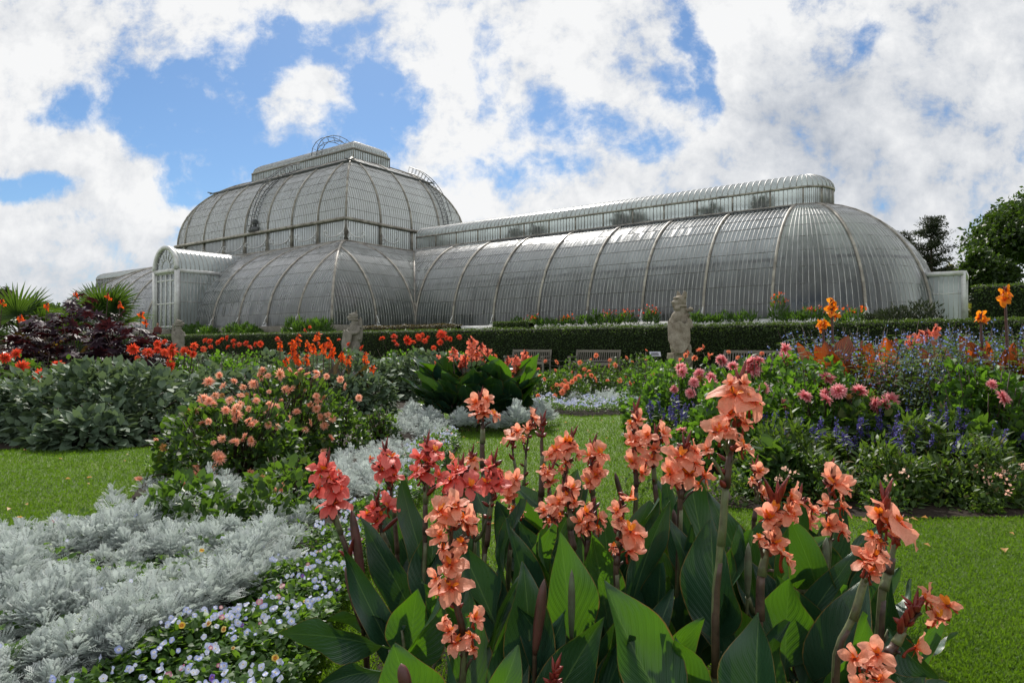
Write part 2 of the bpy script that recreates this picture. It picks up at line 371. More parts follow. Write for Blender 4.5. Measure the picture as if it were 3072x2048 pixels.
M['hedge_leaf'] = leafmat('hedge_leaf', (.016, .036, .010), (.05, .085, .022), (.12, .20, .02), .3, .5, .3)
M['hedge_brown'] = leafmat('hedge_brown', (.06, .045, .02), (.10, .085, .03), (.14, .10, .02), .25, .5, .4)
M['tree_leaf'] = leafmat('tree_leaf', (.013, .032, .008), (.038, .070, .014), (.08, .15, .013), .3, .5, .3)
M['conifer_leaf'] = leafmat('conifer_leaf', (.020, .032, .018), (.05, .06, .034), (.05, .07, .02), .15, .6, .3)
M['olive_leaf'] = leafmat('olive_leaf', (.08, .10, .02), (.16, .15, .035), (.25, .25, .02), .3, .5, .4)
M['core'] = plain('core', (.012, .018, .008), .9, .1, .5, 12, .5)
M['bark'] = plain('bark', (.06, .045, .033), .9, .2, .4, 14, .8)
M['salvia_leaf'] = leafmat('salvia_leaf', (.026, .058, .014), (.065, .115, .026), (.15, .26, .022), .32, .5, .25, c=(.14, .11, .04), cpos=.9)
M['blue_flower'] = petalmat('blue_flower', (.14, .22, .60), (.30, .40, .78), tfac=.3)
M['purple_flower'] = petalmat('purple_flower', (.06, .05, .26), (.14, .12, .42), tfac=.25)
M['rosy'] = petalmat('rosy', (.80, .42, .32), (.85, .60, .48))
M['indoor'] = leafmat('indoor', (.014, .042, .016), (.05, .105, .035), (.13, .25, .04), .35, .6, .2)
M['indoor_rust'] = leafmat('indoor_rust', (.22, .06, .02), (.34, .10, .03), (.4, .12, .02), .3, .5, .3)
def lawnmat():
    m, N, L = newmat('lawn'); a = tnoise(N, L, 1.1, 5, .65); b = tnoise(N, L, 55, 4, .7); c = tnoise(N, L, 300, 3, .7)
    col = ramp(N, L, a, [(.28, (.052, .108, .008)), (.5, (.078, .142, .010)), (.72, (.125, .165, .018))])
    col = mixrgb(N, L, .75, col, ramp(N, L, b, [(.25, (.5, .52, .45)), (.75, (1.45, 1.4, 1.3))]), 'MULTIPLY')
    col = mixrgb(N, L, .6, col, ramp(N, L, c, [(.3, (.45, .5, .4)), (.7, (1.5, 1.45, 1.4))]), 'MULTIPLY')
    return finish(m, N, L, col, .65, .25, None, 0, mixrgb(N, L, .5, b, c), .9, .02)
M['lawn'] = lawnmat()
M['grass'] = leafmat('grass', (.036, .090, .009), (.100, .182, .018), (.18, .34, .013), .36, .5, .25, c=(.18, .18, .05), cpos=.95)
M['soil'] = plain('soil', (.020, .014, .010), .95, .15, .5, 30, 1.)
M['gravel'] = plain('gravel', (.20, .195, .19), .9, .2, .25, 60, .5)
def stonemat(name, c1, c2, c3):
    m, N, L = newmat(name); a = tnoise(N, L, 3.2, 6, .65); b = tnoise(N, L, 26, 6, .7)
    col = ramp(N, L, a, [(.3, c1), (.5, c2), (.7, c3)]); col = mixrgb(N, L, .6, col, ramp(N, L, b, [(.3, (.62, .6, .58)), (.7, (1.2, 1.2, 1.2))]), 'MULTIPLY')
    return finish(m, N, L, col, .9, .2, None, 0, b, .6, .02)
M['stone'] = stonemat('stone', (.12, .095, .065), (.25, .22, .17), (.35, .32, .26))
M['stone_grey'] = stonemat('stone_grey', (.13, .12, .10), (.21, .195, .165), (.28, .265, .23))
def woodmat():
    m, N, L = newmat('weathered_teak'); t = N.new('ShaderNodeTexCoord'); mp = N.new('ShaderNodeMapping'); mp.inputs['Scale'].default_value = (6, 60, 60); L.new(t.outputs['Object'], mp.inputs[0])
    n = N.new('ShaderNodeTexNoise'); L.new(mp.outputs[0], n.inputs['Vector']); n.inputs['Scale'].default_value = 1; n.inputs['Detail'].default_value = 6
    return finish(m, N, L, ramp(N, L, n.outputs['Fac'], [(.3, (.13, .115, .10)), (.7, (.27, .245, .215))]), .8, .25, None, 0, n.outputs['Fac'], .4, .005)
M['wood'] = woodmat()
M['white_paint'] = plain('white_paint', (.66, .67, .67), .45, .4, .12, 3, .05, dark=(.55, .54, .52))
M['rib'] = plain('rib', (.38, .355, .31), .55, .3, .30, 2.2, .1, dark=(.20, .175, .15))
M['bar'] = plain('bar', (.50, .50, .49), .45, .5, .2, 1.2, .05, dark=(.36, .355, .345))
M['bar_dark'] = plain('bar_dark', (.24, .22, .20), .5, .4, .2, 1.2, .05)
M['lap'] = plain('lap', (.17, .165, .16), .5, .4, .2, 2, .05)
M['dark_metal'] = plain('dark_metal', (.10, .105, .11), .5, .5, .2, 8, .05)
M['black_metal'] = plain('black_metal', (.015, .015, .016), .5, .5, .2, 8, .05)
M['sign'] = plain('sign', (.55, .56, .66), .4, .4, .06, 30, .02)
def glassmat(name, tr, dirt, gloss=.35, tcol=(.78, .83, .82), grime=(.32, .33, .31)):
    m, N, L = newmat(name); r = attr(N, 'rnd'); out = N.new('ShaderNodeOutputMaterial')
    n = tnoise(N, L, .55, 5, .65); n2 = tnoise(N, L, 4., 5, .7)
    tp = N.new('ShaderNodeBsdfTransparent'); tp.inputs[0].default_value = (*tcol, 1)
    gl = N.new('ShaderNodeBsdfGlossy'); gl.inputs['Roughness'].default_value = .16; gl.inputs[0].default_value = (.95, .96, .98, 1)
    L.new(mixrgb(N, L, n2, (.08,) * 3, (.30,) * 3), gl.inputs['Roughness'])
    df = N.new('ShaderNodeBsdfDiffuse'); df.inputs[0].default_value = (*grime, 1); tl = N.new('ShaderNodeBsdfTranslucent'); tl.inputs[0].default_value = (grime[0] * 1.5, grime[1] * 1.5, grime[2] * 1.5, 1)
    b = N.new('ShaderNodeBump'); b.inputs['Strength'].default_value = .10; b.inputs['Distance'].default_value = .05; L.new(tnoise(N, L, 1.3, 2), b.inputs['Height']); L.new(b.outputs[0], gl.inputs['Normal'])
    dm = N.new('ShaderNodeMixShader'); dm.inputs[0].default_value = .5; L.new(df.outputs[0], dm.inputs[1]); L.new(tl.outputs[0], dm.inputs[2])
    lw = N.new('ShaderNodeLayerWeight'); lw.inputs[0].default_value = .5; fr = math_(N, L, 'ADD', .06, math_(N, L, 'MULTIPLY', math_(N, L, 'POWER', lw.outputs['Facing'], 4.), gloss * 1.6))
    x1 = N.new('ShaderNodeMixShader'); rf = N.new('ShaderNodeBsdfRefraction'); rf.inputs['IOR'].default_value = 1.14; rf.inputs['Roughness'].default_value = .8; rf.inputs[0].default_value = (*tcol, 1)
    tm_ = N.new('ShaderNodeMixShader'); tm_.inputs[0].default_value = .95; L.new(tp.outputs[0], tm_.inputs[1]); L.new(rf.outputs[0], tm_.inputs[2])
    k = math_(N, L, 'ADD', math_(N, L, 'MULTIPLY', math_(N, L, 'SUBTRACT', n, .5), .55), math_(N, L, 'ADD', dirt, math_(N, L, 'MULTIPLY', math_(N, L, 'SUBTRACT', r, .5), .30)))
    k = math_(N, L, 'MAXIMUM', math_(N, L, 'MINIMUM', k, .95), .03)
    L.new(k, x1.inputs[0]); L.new(tm_.outputs[0], x1.inputs[1]); L.new(dm.outputs[0], x1.inputs[2])
    x2 = N.new('ShaderNodeMixShader'); L.new(fr, x2.inputs[0]); L.new(x1.outputs[0], x2.inputs[1]); L.new(gl.outputs[0], x2.inputs[2])
    L.new(x2.outputs[0], out.inputs[0]); return m
M['glass'] = glassmat('glass', .6, .20, .55, (.80, .84, .85), (.45, .475, .485))
M['glass_upper'] = glassmat('glass_upper', .6, .62, .5, (.85, .87, .88), (.62, .65, .66))
M['glass_white'] = glassmat('glass_white', .4, .55, .3, grime=(.55, .60, .62))
M['glass_clear'] = glassmat('glass_clear', .8, .10)

# ================================================================== THE SETTING
PH = math.radians(54.037); A2 = np.array([-math.sin(PH), math.cos(PH)]); B2 = np.array([math.cos(PH), math.sin(PH)])
O2 = np.array([14.085, 36.145]); BAY = 3.81
def bp(s, q, z):                          # building frame: s along the house, q across it, z above ground
    s, q, z = np.broadcast_arrays(np.asarray(s, float), np.asarray(q, float), np.asarray(z, float))
    xy = O2 + s[..., None] * A2 + q[..., None] * B2
    return np.concatenate([xy, z[..., None]], -1)
AX3 = np.array([[*A2, 0], [*B2, 0], [0, 0, 1.]])
def sheet(name, pts, mat, label=None, z=None):
    mb = MB(); P = np.array(pts, float)
    if P.shape[1] == 2: P = np.c_[P, np.full(len(P), z)]
    mb.add(P, np.arange(len(P))[None]); o = mb.build(name, mat, smooth=False); tag(o, kind='structure'); return o
sheet('lawn', [(-500, -200), (700, -200), (700, 900), (-500, 900)], M['lawn'], z=0)
def bpz(s, q, z): return bp(s, q, z)
# terrace: a bank rising behind the hedge to the level of the house
ZB = 1.452 + EYE
mb = MB(); qs = [-14.1, -12.5, -9.5, -1.5, 600]; zs = [.02, 1.15, 1.80, 2.08, 2.3]
v = np.concatenate([[bp(-400, q, z), bp(500, q, z)] for q, z in zip(qs, zs)])
mb.add(v, np.array([[2 * i, 2 * i + 1, 2 * i + 3, 2 * i + 2] for i in range(4)])); tag(mb.build('terrace', M['lawn'], smooth=False), kind='structure')
sheet('path', [tuple(bp(s, q, .012)) for s, q in ((-60, -23.5), (120, -23.5), (120, -18.2), (-60, -18.2))], M['gravel'])
BED = [(-3.9, 1.2), (-2.75, 3.2), (-2.55, 4.4), (-3.0, 5.6), (-2.75, 7.5), (-2.2, 9.3), (-1.2, 9.4), (-.72, 8.2), (-.54, 6.9), (-.60, 5.5), (-.70, 4), (-.74, 3), (-.69, 2.1), (-.62, 1.2)]
RBED = [(1.35, 4.35), (2.2, 4.05), (3.4, 4.1), (9, 4.6), (12, 14), (3.6, 12), (2.2, 9.5), (1.75, 7.2), (1.35, 5.4)]
CBED = [(-.55, 13.2), (.2, 10.6), (1.0, 9.9), (1.9, 10.2), (2.8, 11.8), (4.5, 15), (3.2, 17.8), (.6, 17)]
LBED = [(-9, 6.2), (-5.0, 6.75), (-3.9, 6.85), (-3.1, 7.4), (-3.4, 9.0), (-3.3, 9.8), (-2.2, 10.0), (-1.55, 11.6), (-1.9, 13.0), (-.7, 13.2), (-.2, 15), (-1.2, 17), (-6, 19), (-16, 17), (-16, 8)]
MIDC = (-.52, 8.95)
def soil(poly): sheet('bed_soil', poly, M['soil'], z=.010)
for p in (BED, RBED, CBED, LBED): soil(p)
soil([(MIDC[0] + .95 * math.cos(t), MIDC[1] + .8 * math.sin(t)) for t in np.linspace(0, 6.28, 30)[:-1]])
soil([(.34 + .86 * math.cos(t), 2.05 + .62 * math.sin(t)) for t in np.linspace(0, 6.28, 30)[:-1]])
def in_beds(P):
    k = np.zeros(len(P), bool)
    for p in (BED, RBED, CBED, LBED): k |= inpoly(P, p)
    return k
def grass_blades():
    mb = MB(); T = leaf5(.07, .1, .25)
    d = 1.9 * (17 / 1.9) ** R.random(560000); P = np.c_[(R.random(len(d)) * 1.66 - .83) * d, d]; P = P[R.random(len(P)) < np.clip((17 - P[:, 1]) / 8, 0, 1)]
    P = P[~in_beds(P)]; n = len(P)
    dr = nrm(np.c_[R.normal(size=(n, 2)) * .7, np.ones(n)]); s = .012 + .014 * R.random(n); s *= 1 + .12 * np.maximum(P[:, 1] - 3, 0)
    Mx = frames(dr, rdir(n)) * s[:, None, None]; Mx[:, :, 0] *= 1.6
    P3 = np.c_[P, np.zeros(n)]; rn = np.clip(.42 + .30 * lump(P3, 1.5) + .16 * lump(P3, 5.5) + .20 * R.normal(size=n), 0, 1)
    mb.inst(T, Mx, np.c_[P, np.full(n, .002)], rnd=rn)
    tag(mb.build('grass', M['grass']), kind='stuff')
grass_blades()
def fallen_petals():
    mb = MB(); P = np.c_[R.uniform(-6, 4, 900), R.uniform(3.2, 14, 900)]; P = P[(~in_beds(P)) & (np.abs(P[:, 0]) < P[:, 1] * .8)][:170]; n = len(P)
    mb.inst(leaf5(.4, .4, .2), frames(nrm(np.c_[R.normal(size=(n, 2)), np.zeros(n)]), np.tile([[0, 0, 1.]], (n, 1)) + R.normal(size=(n, 3)) * .3) * R.uniform(.02, .05, n)[:, None, None], np.c_[P, np.full(n, .022)])
    tag(mb.build('fallen_petals', M['wilted']), kind='stuff')
fallen_petals()

# ================================================================== GLASSHOUSE
rw, rl = 7.37, 1.73; ZL0, ZL1, ZL2 = 8.635 + EYE, 9.684 + EYE, 10.70 + EYE
SV = 7 * BAY; DP = 8.064; LT = 42.82; WD = 2 * rw + 2 * DP
MI, ZH, ZE, MG, ZG, MT, ZT0, ZT1, ZT2 = 7.68, 8.80 + EYE, 10.72 + EYE, 10.46, 16.53 + EYE, 13.09, 17.90 + EYE, 18.89 + EYE, 20.15 + EYE
PANE = BAY / 15
def sweep(mb, path, side, w, h, mat=0):   # rectangular bar along path; side = unit vector across it
    P = np.asarray(path, float); 
    if len(P) < 2: return
    T = nrm(np.gradient(P, axis=0)); S = np.broadcast_to(nrm(np.asarray(side, float)), P.shape); Nn = nrm(np.cross(S, T)); 
    v = np.stack([P - S * w / 2 - Nn * h / 2, P + S * w / 2 - Nn * h / 2, P + S * w / 2 + Nn * h / 2, P - S * w / 2 + Nn * h / 2], 1).reshape(-1, 3)
    m = len(P); i = np.arange(m - 1)[:, None] * 4 + np.arange(4)[None]; j = np.arange(m - 1)[:, None] * 4 + (np.arange(4)[None] + 1) % 4
    f = np.stack([i, j, j + 4, i + 4], -1).reshape(-1, 4); e = (m - 1) * 4
    mb.add(v, [np.vstack([f, [[3, 2, 1, 0]], [[e, e + 1, e + 2, e + 3]]])], mat)
LAPS_ = np.linspace(.09, .93, 9)
class Shell:                              # one glazed surface: glass, bars, laps
    def __init__(self): self.g = MB(); self.b = MB(); self.l = MB(); self.ribs = []
    def face(self, cs, mp, rng, side, nt=12, laps=(), ribs=(), barw=.030, ribw=.13):
        c = np.asarray(cs, float); rg = [rng(x) for x in c]
        K = np.linspace(0, 1, nt + 1)
        for i in range(len(c) - 1):
            (a0, b0), (a1, b1) = rg[i], rg[i + 1]
            if b0 <= a0 + 1e-6 and b1 <= a1 + 1e-6: continue
            rows = np.concatenate([[0.], LAPS_, [1.]]); ky = np.unique(np.concatenate([rows, (rows[1:] + rows[:-1]) / 2])); m = len(ky)
            p0 = mp(np.full(m, c[i]), a0 + (b0 - a0) * ky); p1 = mp(np.full(m, c[i + 1]), a1 + (b1 - a1) * ky); cr = R.random()
            for k in range(0, m - 1, 2):
                jit = R.normal(size=3) * .006; v = np.stack([p0[k:k + 3] - jit, p1[k:k + 3] + jit], 1).reshape(-1, 3); self.g.add(v, grid(2, 1), rnd=np.clip(.6 * cr + .4 * R.random() + (R.random() < .04) * .5, 0, 1.4))
        rs = set(np.round(ribs, 3))
        for x, (a, b) in zip(c, rg):
            if b <= a + 1e-4: continue
            p = mp(np.full(nt + 1, x), a + (b - a) * K)
            sd = side(x)
            if any(abs(x - r) < 1e-3 for r in rs):
                q = MB(); sweep(q, p, sd, ribw, .16); self.ribs.append(q)
            else: sweep(self.b, p, sd, barw, .03)
        for t in laps:
            pts = []
            for x, (a, b) in zip(c, rg):
                if a - 1e-6 <= t <= b + 1e-6: pts.append(x)
                elif pts: self._lap(pts, t, mp); pts = []
            self._lap(pts, t, mp)
    def _lap(self, pts, t, mp):
        if len(pts) < 2: return
        sub = pts[::5] + ([pts[-1]] if pts[-1] != pts[::5][-1] else [])
        sweep(self.l, mp(np.array(sub), np.full(len(sub), t)), (0, 0, 1), .028, .03)
def prof(Rx, Rz, tmax):
    return (lambda t: Rx * (1 - np.cos(t * tmax))), (lambda t: Rz * np.sin(t * tmax))
def inv(Rx, tmax):
    return lambda ins: float(np.clip(math.acos(np.clip(1 - ins / Rx, -1, 1)) / tmax, 0, 1))
LAPS = tuple(np.linspace(.09, .93, 9))
house = thing('glasshouse', 'vast curved glass palm house with a tall domed centre on the terrace behind the hedge', 'glasshouse', tuple(bp(SV + LT / 2, rw, ZB)))
tmw = math.acos(rl / rw); wz = (ZL0 - ZB) / math.sin(tmw)
wr = lambda t: rw * np.cos(t * tmw); wzf = lambda t: ZB + wz * np.sin(t * tmw); w_inv = inv(rw, tmw)
def glazed(sh, parent, glass, pname):
    g = sh.g.build(pname, glass, parent); sh.b.build('glazing_bars', M['bar'], g)
    for q in sh.ribs: q.build('rib', M['rib'], parent)
def wing(mirror):
    S = (lambda s: 2 * SV + LT - s) if mirror else (lambda s: s)
    sh = Shell(); e = 1 if not mirror else 1
    smax = SV + rw - rl
    cs = np.arange(0, smax + 1e-6, PANE); rb = np.arange(0, 8) * BAY
    for side in (0, 1):
        Q = (lambda q: q) if side == 0 else (lambda q: 2 * rw - q)
        mp = lambda c, t, Q=Q: bp(S(c), Q(rw - wr(t)), wzf(t))
        sh.face(cs, mp, lambda x: (w_inv(x - SV) if x > SV else 0., 1.), lambda x: AX3[0], 12, LAPS, rb)
    th = np.linspace(0, math.pi, 5 * 15 + 1)
    mpa = lambda c, t: bp(S(-wr(t) * np.sin(c)), rw - wr(t) * np.cos(c), wzf(t))
    sh.face(th, mpa, lambda x: (0., 1.), lambda x: (bp(S(-math.sin(x + .01)), -math.cos(x + .01), 0) - bp(S(-math.sin(x)), -math.cos(x), 0)), 12, LAPS, [math.pi / 5 * k for k in range(6)])
    w = bpy.data.objects.new('wing', None); C.objects.link(w); w.parent = house; w.location = np.array(bp(S(0), rw, ZB)) - worldpos(house)
    g = sh.g.build('glazing', M['glass'], w)
    sh.b.build('glazing_bars', M['bar'], w); sh.l.build('glazing_laps', M['lap'], w)
    for q in sh.ribs: q.build('rib', M['rib'], w)
    # dark ventilator seam and inner gallery rail
    q = MB(); tt = w_inv(4.7); sweep(q, bp(S(np.array([BAY * .03, SV - BAY])), rw - wr(tt) - .03, wzf(tt) + .05), AX3[1], .10, .07); q.build('vent_seam', M['dark_metal'], w)
    q = MB(); tt = .36; ss = np.concatenate([np.linspace(SV, 0, 8), -wr(tt) * np.sin(np.linspace(0, math.pi, 20))]) ; qq = np.concatenate([np.full(8, rw - wr(tt)), rw - wr(tt) * np.cos(np.linspace(0, math.pi, 20))])
    sweep(q, bp(S(ss), qq + .35, float(wzf(tt))), (0, 0, 1), .16, .06); q.build('gallery_rail', M['white_paint'], w)
    # ridge lantern
    ln = bpy.data.objects.new('lantern', None); C.objects.link(ln); ln.parent = house; ln.location = np.array(bp(S(0), rw, ZL0)) - worldpos(house)
    gm, bm, fm, rm, rb_ = MB(), MB(), MB(), MB(), MB()
    n = int((SV + rw - 2) / (BAY / 5)); ss = np.linspace(SV + rw - 2, 0, n)
    outl = [(s, rw - rl) for s in ss] + [(-rl * math.sin(a), rw - rl * math.cos(a)) for a in np.linspace(0, math.pi, 16)[1:-1]] + [(s, rw + rl) for s in ss[::-1]]
    so_, qo_ = np.array(outl).T
    lo, hi = bp(S(so_), qo_, ZL0), bp(S(so_), qo_, ZL1)
    for i in range(len(so_) - 1): gm.add([lo[i], lo[i + 1], hi[i + 1], hi[i]], np.array([[0, 1, 2, 3]]), rnd=R.random())
    for i in range(len(so_)):
        t = nrm((hi[min(i + 1, len(hi) - 1)] - hi[max(i - 1, 0)])[None])[0]
        sweep(fm if i % 3 == 0 else bm, [lo[i], hi[i]], t, .10 if i % 3 == 0 else .035, .08)
        if i < len(so_) - 1:
            for k in (.33, .66): sweep(bm, [lo[i] + (lo[i + 1] - lo[i]) * k, hi[i] + (hi[i + 1] - hi[i]) * k], t, .03, .05)
    for z, hh, ww in ((ZL0, .10, .14), (ZL1, .12, .16)): sweep(fm, bp(S(so_), qo_, z), (0, 0, 1), hh, ww)
    gm.build('clerestory_glass', M['glass_clear'], ln); bm.build('glazing_bars', M['bar'], ln); fm.build('clerestory_frame', M['rib'], ln)
    a = np.linspace(0, math.pi / 2, 7); ro = rl + .06
    cols = np.arange(0, SV + rw - 2, PANE * 1.5)
    for sd in (-1, 1):
        P = [bp(S(np.full(7, c)), rw + sd * ro * np.cos(a), ZL1 + .05 + (ZL2 - ZL1) * np.sin(a)) for c in cols]
        for i in range(len(P) - 1): rm.add(np.stack([P[i], P[i + 1]], 1).reshape(-1, 3), grid(6, 1), rnd=R.random())
        for p in P: sweep(rb_, p, AX3[0], .045, .05)
    P = [bp(S(-ro * np.cos(a) * math.sin(x)), rw - ro * np.cos(a) * math.cos(x), ZL1 + .05 + (ZL2 - ZL1) * np.sin(a)) for x in np.linspace(0, math.pi, 19)]
    for i in range(18): rm.add(np.stack([P[i], P[i + 1]], 1).reshape(-1, 3), grid(6, 1), rnd=R.random())
    for p in P: sweep(rb_, p, nrm(np.cross(p[-1] - p[0], (0, 0, 1))), .035, .05)
    rf = rm.build('roof_glass', M['glass_white'], ln); rb_.build('roof_bars', M['bar'], ln)
    # plinth
    q = MB(); th = np.linspace(0, math.pi, 30)
    ss = np.concatenate([[SV], -(rw + .25) * np.sin(th), [SV]]); qq = np.concatenate([[-.25], rw - (rw + .25) * np.cos(th), [2 * rw + .25]])
    sweep(q, bp(S(ss), qq, ZB - .42), (0, 0, 1), .86, .5); q.build('plinth', M['white_paint'], w)
    return w
wings = [wing(False), wing(True)]
# scroll brackets at the rib feet
def scroll_mesh():
    mb = MB(); a = np.linspace(0, 4.6, 16); r = .15 * (1 - a / 7)
    tube(mb, np.c_[0 * a, -.16 - r * np.cos(a) + .05, .17 + r * np.sin(a) - .0], .045, 6)
    tube(mb, spline([(0, -.10, .28), (0, -.14, .45), (0, -.04, .62), (0, .03, .78)], 10), np.linspace(.06, .025, 10), 6)
    box(mb, (0, -.12, .02), (.10, .22, .06)); return mb.mesh('rib_foot', M['white_paint'])
SCR = scroll_mesh()
def scroll(s, q, ang):
    put('rib_foot', SCR, house, bp(s, q, ZB + .02), (0, 0, ang))
base_ang = math.atan2(B2[1], B2[0]) - math.pi / 2
for k in range(0, 7): scroll(k * BAY, -.06, base_ang)
for k in range(1, 4): scroll(-(rw + .06) * math.sin(math.pi / 5 * k), rw - (rw + .06) * math.cos(math.pi / 5 * k), base_ang + math.pi / 5 * k)
for k in range(1, 6): scroll(SV + 3.701 * k, -DP - .06, base_ang)
scroll(SV - .06, -DP / 2, base_ang + math.pi / 2)

def hipped(L_, W_, z0, Rx, Rz, tmax, ribsL, ribsW, laps, starts=None, nt=12, x0=0., barw=.035):
    """four hipped faces over the rectangle p 0..L_, q 0..W_ (inset x0 already applied)"""
    ins, hz = prof(Rx, Rz, tmax); iv = inv(Rx, tmax); sh = Shell()
    T = lambda p, q, z: bp(SV + x0 + p, x0 - DP + q, z)
    for fl in (0, 1):
        cs = np.unique(np.concatenate([np.arange(0, L_ / 2, PANE), L_ - np.arange(0, L_ / 2, PANE), ribsL]))
        mp = lambda c, t, fl=fl: T(c, ins(t) if fl == 0 else W_ - ins(t), z0 + hz(t))
        sh.face(cs, mp, lambda x: (0., iv(min(x, L_ - x))), lambda x: AX3[0], nt, laps, ribsL, barw)
        cs = np.unique(np.concatenate([np.arange(0, W_ / 2, PANE), W_ - np.arange(0, W_ / 2, PANE), ribsW]))
        mp = lambda c, t, fl=fl: T(ins(t) if fl == 0 else L_ - ins(t), c, z0 + hz(t))
        sh.face(cs, mp, lambda x: (starts(x, iv) if starts else 0., iv(min(x, W_ - x))), lambda x: AX3[1], nt, laps, ribsW, barw)
    K = np.linspace(0, 1, nt + 1)
    for cp in (0, 1):
        for cq in (0, 1):
            q = MB(); i_ = ins(K); pth = T(L_ - i_ if cp else i_, W_ - i_ if cq else i_, z0 + hz(K) + .03)
            sweep(q, pth, nrm(np.array([*(A2 * (-1 if cp else 1) * -1 + B2 * (-1 if cq else 1)), 0])), .15, .16); sh.ribs.append(q)
    return sh
tm = math.radians(80); RX = MI / (1 - math.cos(tm)); RZ = (ZH - ZB) / math.sin(tm)
tr = bpy.data.objects.new('centre_lower_tier', None); C.objects.link(tr); tr.parent = house; tr.location = (0, 0, 0)
ribsL = np.array([3.701 * k for k in range(1, 11) if 3.701 * k < LT - 3]); ribsW = np.array([DP / 2, DP, WD - DP, WD - DP / 2])
def starts(x, iv):
    e = min(x - DP, WD - DP - x)
    return 0. if e <= 0 else (iv(e) if e < MI else 1.)
sh = hipped(LT, WD, ZB, RX, RZ, tm, ribsL, ribsW, LAPS, starts)
sh.g.build('glazing', M['glass'], tr); sh.b.build('glazing_bars', M['bar'], tr); sh.l.build('glazing_laps', M['lap'], tr)
for q in sh.ribs: q.build('rib', M['rib'], tr)
for q0 in (DP, WD - DP):
    for p0, dr in ((0, 1), (LT, -1)):
        q = MB(); K = np.linspace(0, 1, 13); i_ = RX * (1 - np.cos(K * tm)); k_ = i_ < rw - rl
        sweep(q, bp(SV + p0 + dr * i_, q0 - DP + (i_ if q0 == DP else -i_), ZB + RZ * np.sin(K * tm) + .05)[k_], nrm(np.array([*(A2 * dr - B2 * (1 if q0 == DP else -1)), 0])), .22, .14); q.build('valley_gutter', M['rib'], tr)
q = MB()
for p0 in (-.2, LT + .2):
    for a, b in ((-.2, DP), (WD - DP, WD + .2)): sweep(q, bp(SV + p0, np.array([a, b]) - DP, ZB - .42), (0, 0, 1), .86, .5)
for q0 in (-.2, WD + .2): sweep(q, bp(SV + np.array([0., LT]), q0 - DP, ZB - .42), (0, 0, 1), .86, .5)
q.build('plinth', M['stone_grey'], tr)
# clerestory band between the two tiers
cl = bpy.data.objects.new('centre_clerestory', None); C.objects.link(cl); cl.parent = house
gm, bm, fm = MB(), MB(), MB()
def rectpath(i, z): return [(i, i), (LT - i, i), (LT - i, WD - i), (i, WD - i)]
R4 = rectpath(MI, 0)
for k in range(4):
    a, b = np.array(R4[k]), np.array(R4[(k + 1) % 4]); ln_ = np.linalg.norm(b - a); n = int(round(ln_ / PANE)); e = nrm(bp(*b, 0) - bp(*a, 0))
    for i in range(n + 1):
        p = a + (b - a) * i / n; lo, hi = bp(SV + p[0], p[1] - DP, ZH), bp(SV + p[0], p[1] - DP, ZE)
        if i < n:
            p2 = a + (b - a) * (i + 1) / n; gm.add([lo, bp(SV + p2[0], p2[1] - DP, ZH), bp(SV + p2[0], p2[1] - DP, ZE), hi], np.array([[0, 1, 2, 3]]), rnd=R.random())
        sweep(bm, [lo, hi], e, .035, .05)
    for s in np.arange(0, ln_ + .1, 3.701 if k % 2 == 0 else ln_ / 4):
        p = a + (b - a) * min(s / ln_, 1); sweep(fm, [bp(SV + p[0], p[1] - DP, ZH), bp(SV + p[0], p[1] - DP, ZE)], e, .24, .24)
for z, h_, w_, o_ in ((ZH + .06, .16, .3, 0), (ZE, .22, .5, .12)):
    pts = np.array(rectpath(MI - o_, 0)); pts = np.vstack([pts, pts[:1]])
    for k in range(4): sweep(fm, bp(SV + pts[k:k + 2, 0], pts[k:k + 2, 1] - DP, z), (0, 0, 1), h_, w_)
gm.build('clerestory_glass', M['glass'], cl); bm.build('glazing_bars', M['bar'], cl); fm.build('clerestory_frame', M['rib'], cl)
# scrolled brackets outside the clerestory
def bracket(p, q, dirp, dirq):
    mb = MB(); ex = np.array([dirp, dirq]); 
    def P(x, z): return bp(SV + p + ex[0] * x, q - DP + ex[1] * x, z)
    a = np.linspace(0, math.pi / 2, 10); pts = [P(2.0 - 1.85 * math.sin(x), ZH + .12 + 1.35 * (1 - math.cos(x))) for x in a]
    tube(mb, pts + [P(.12, ZE - .35), P(.2, ZE - .15)], .055, 6)
    for cx, cz, r in ((2.12, ZH + .38, .20), (.42, ZH + .42, .20)):
        t = np.linspace(0, 2 * math.pi, 12); tube(mb, [P(cx + r * math.cos(x), cz + r * math.sin(x)) for x in t], .04, 6)
    mb.build('scroll_bracket', M['white_paint'], cl)
for s in np.arange(0, LT - 2 * MI, 3.701): bracket(MI + s, MI, 0, -1)
for s in np.arange(0, WD - 2 * MI + .1, (WD - 2 * MI) / 4)[:2]: bracket(MI, MI + s, -1, 0)
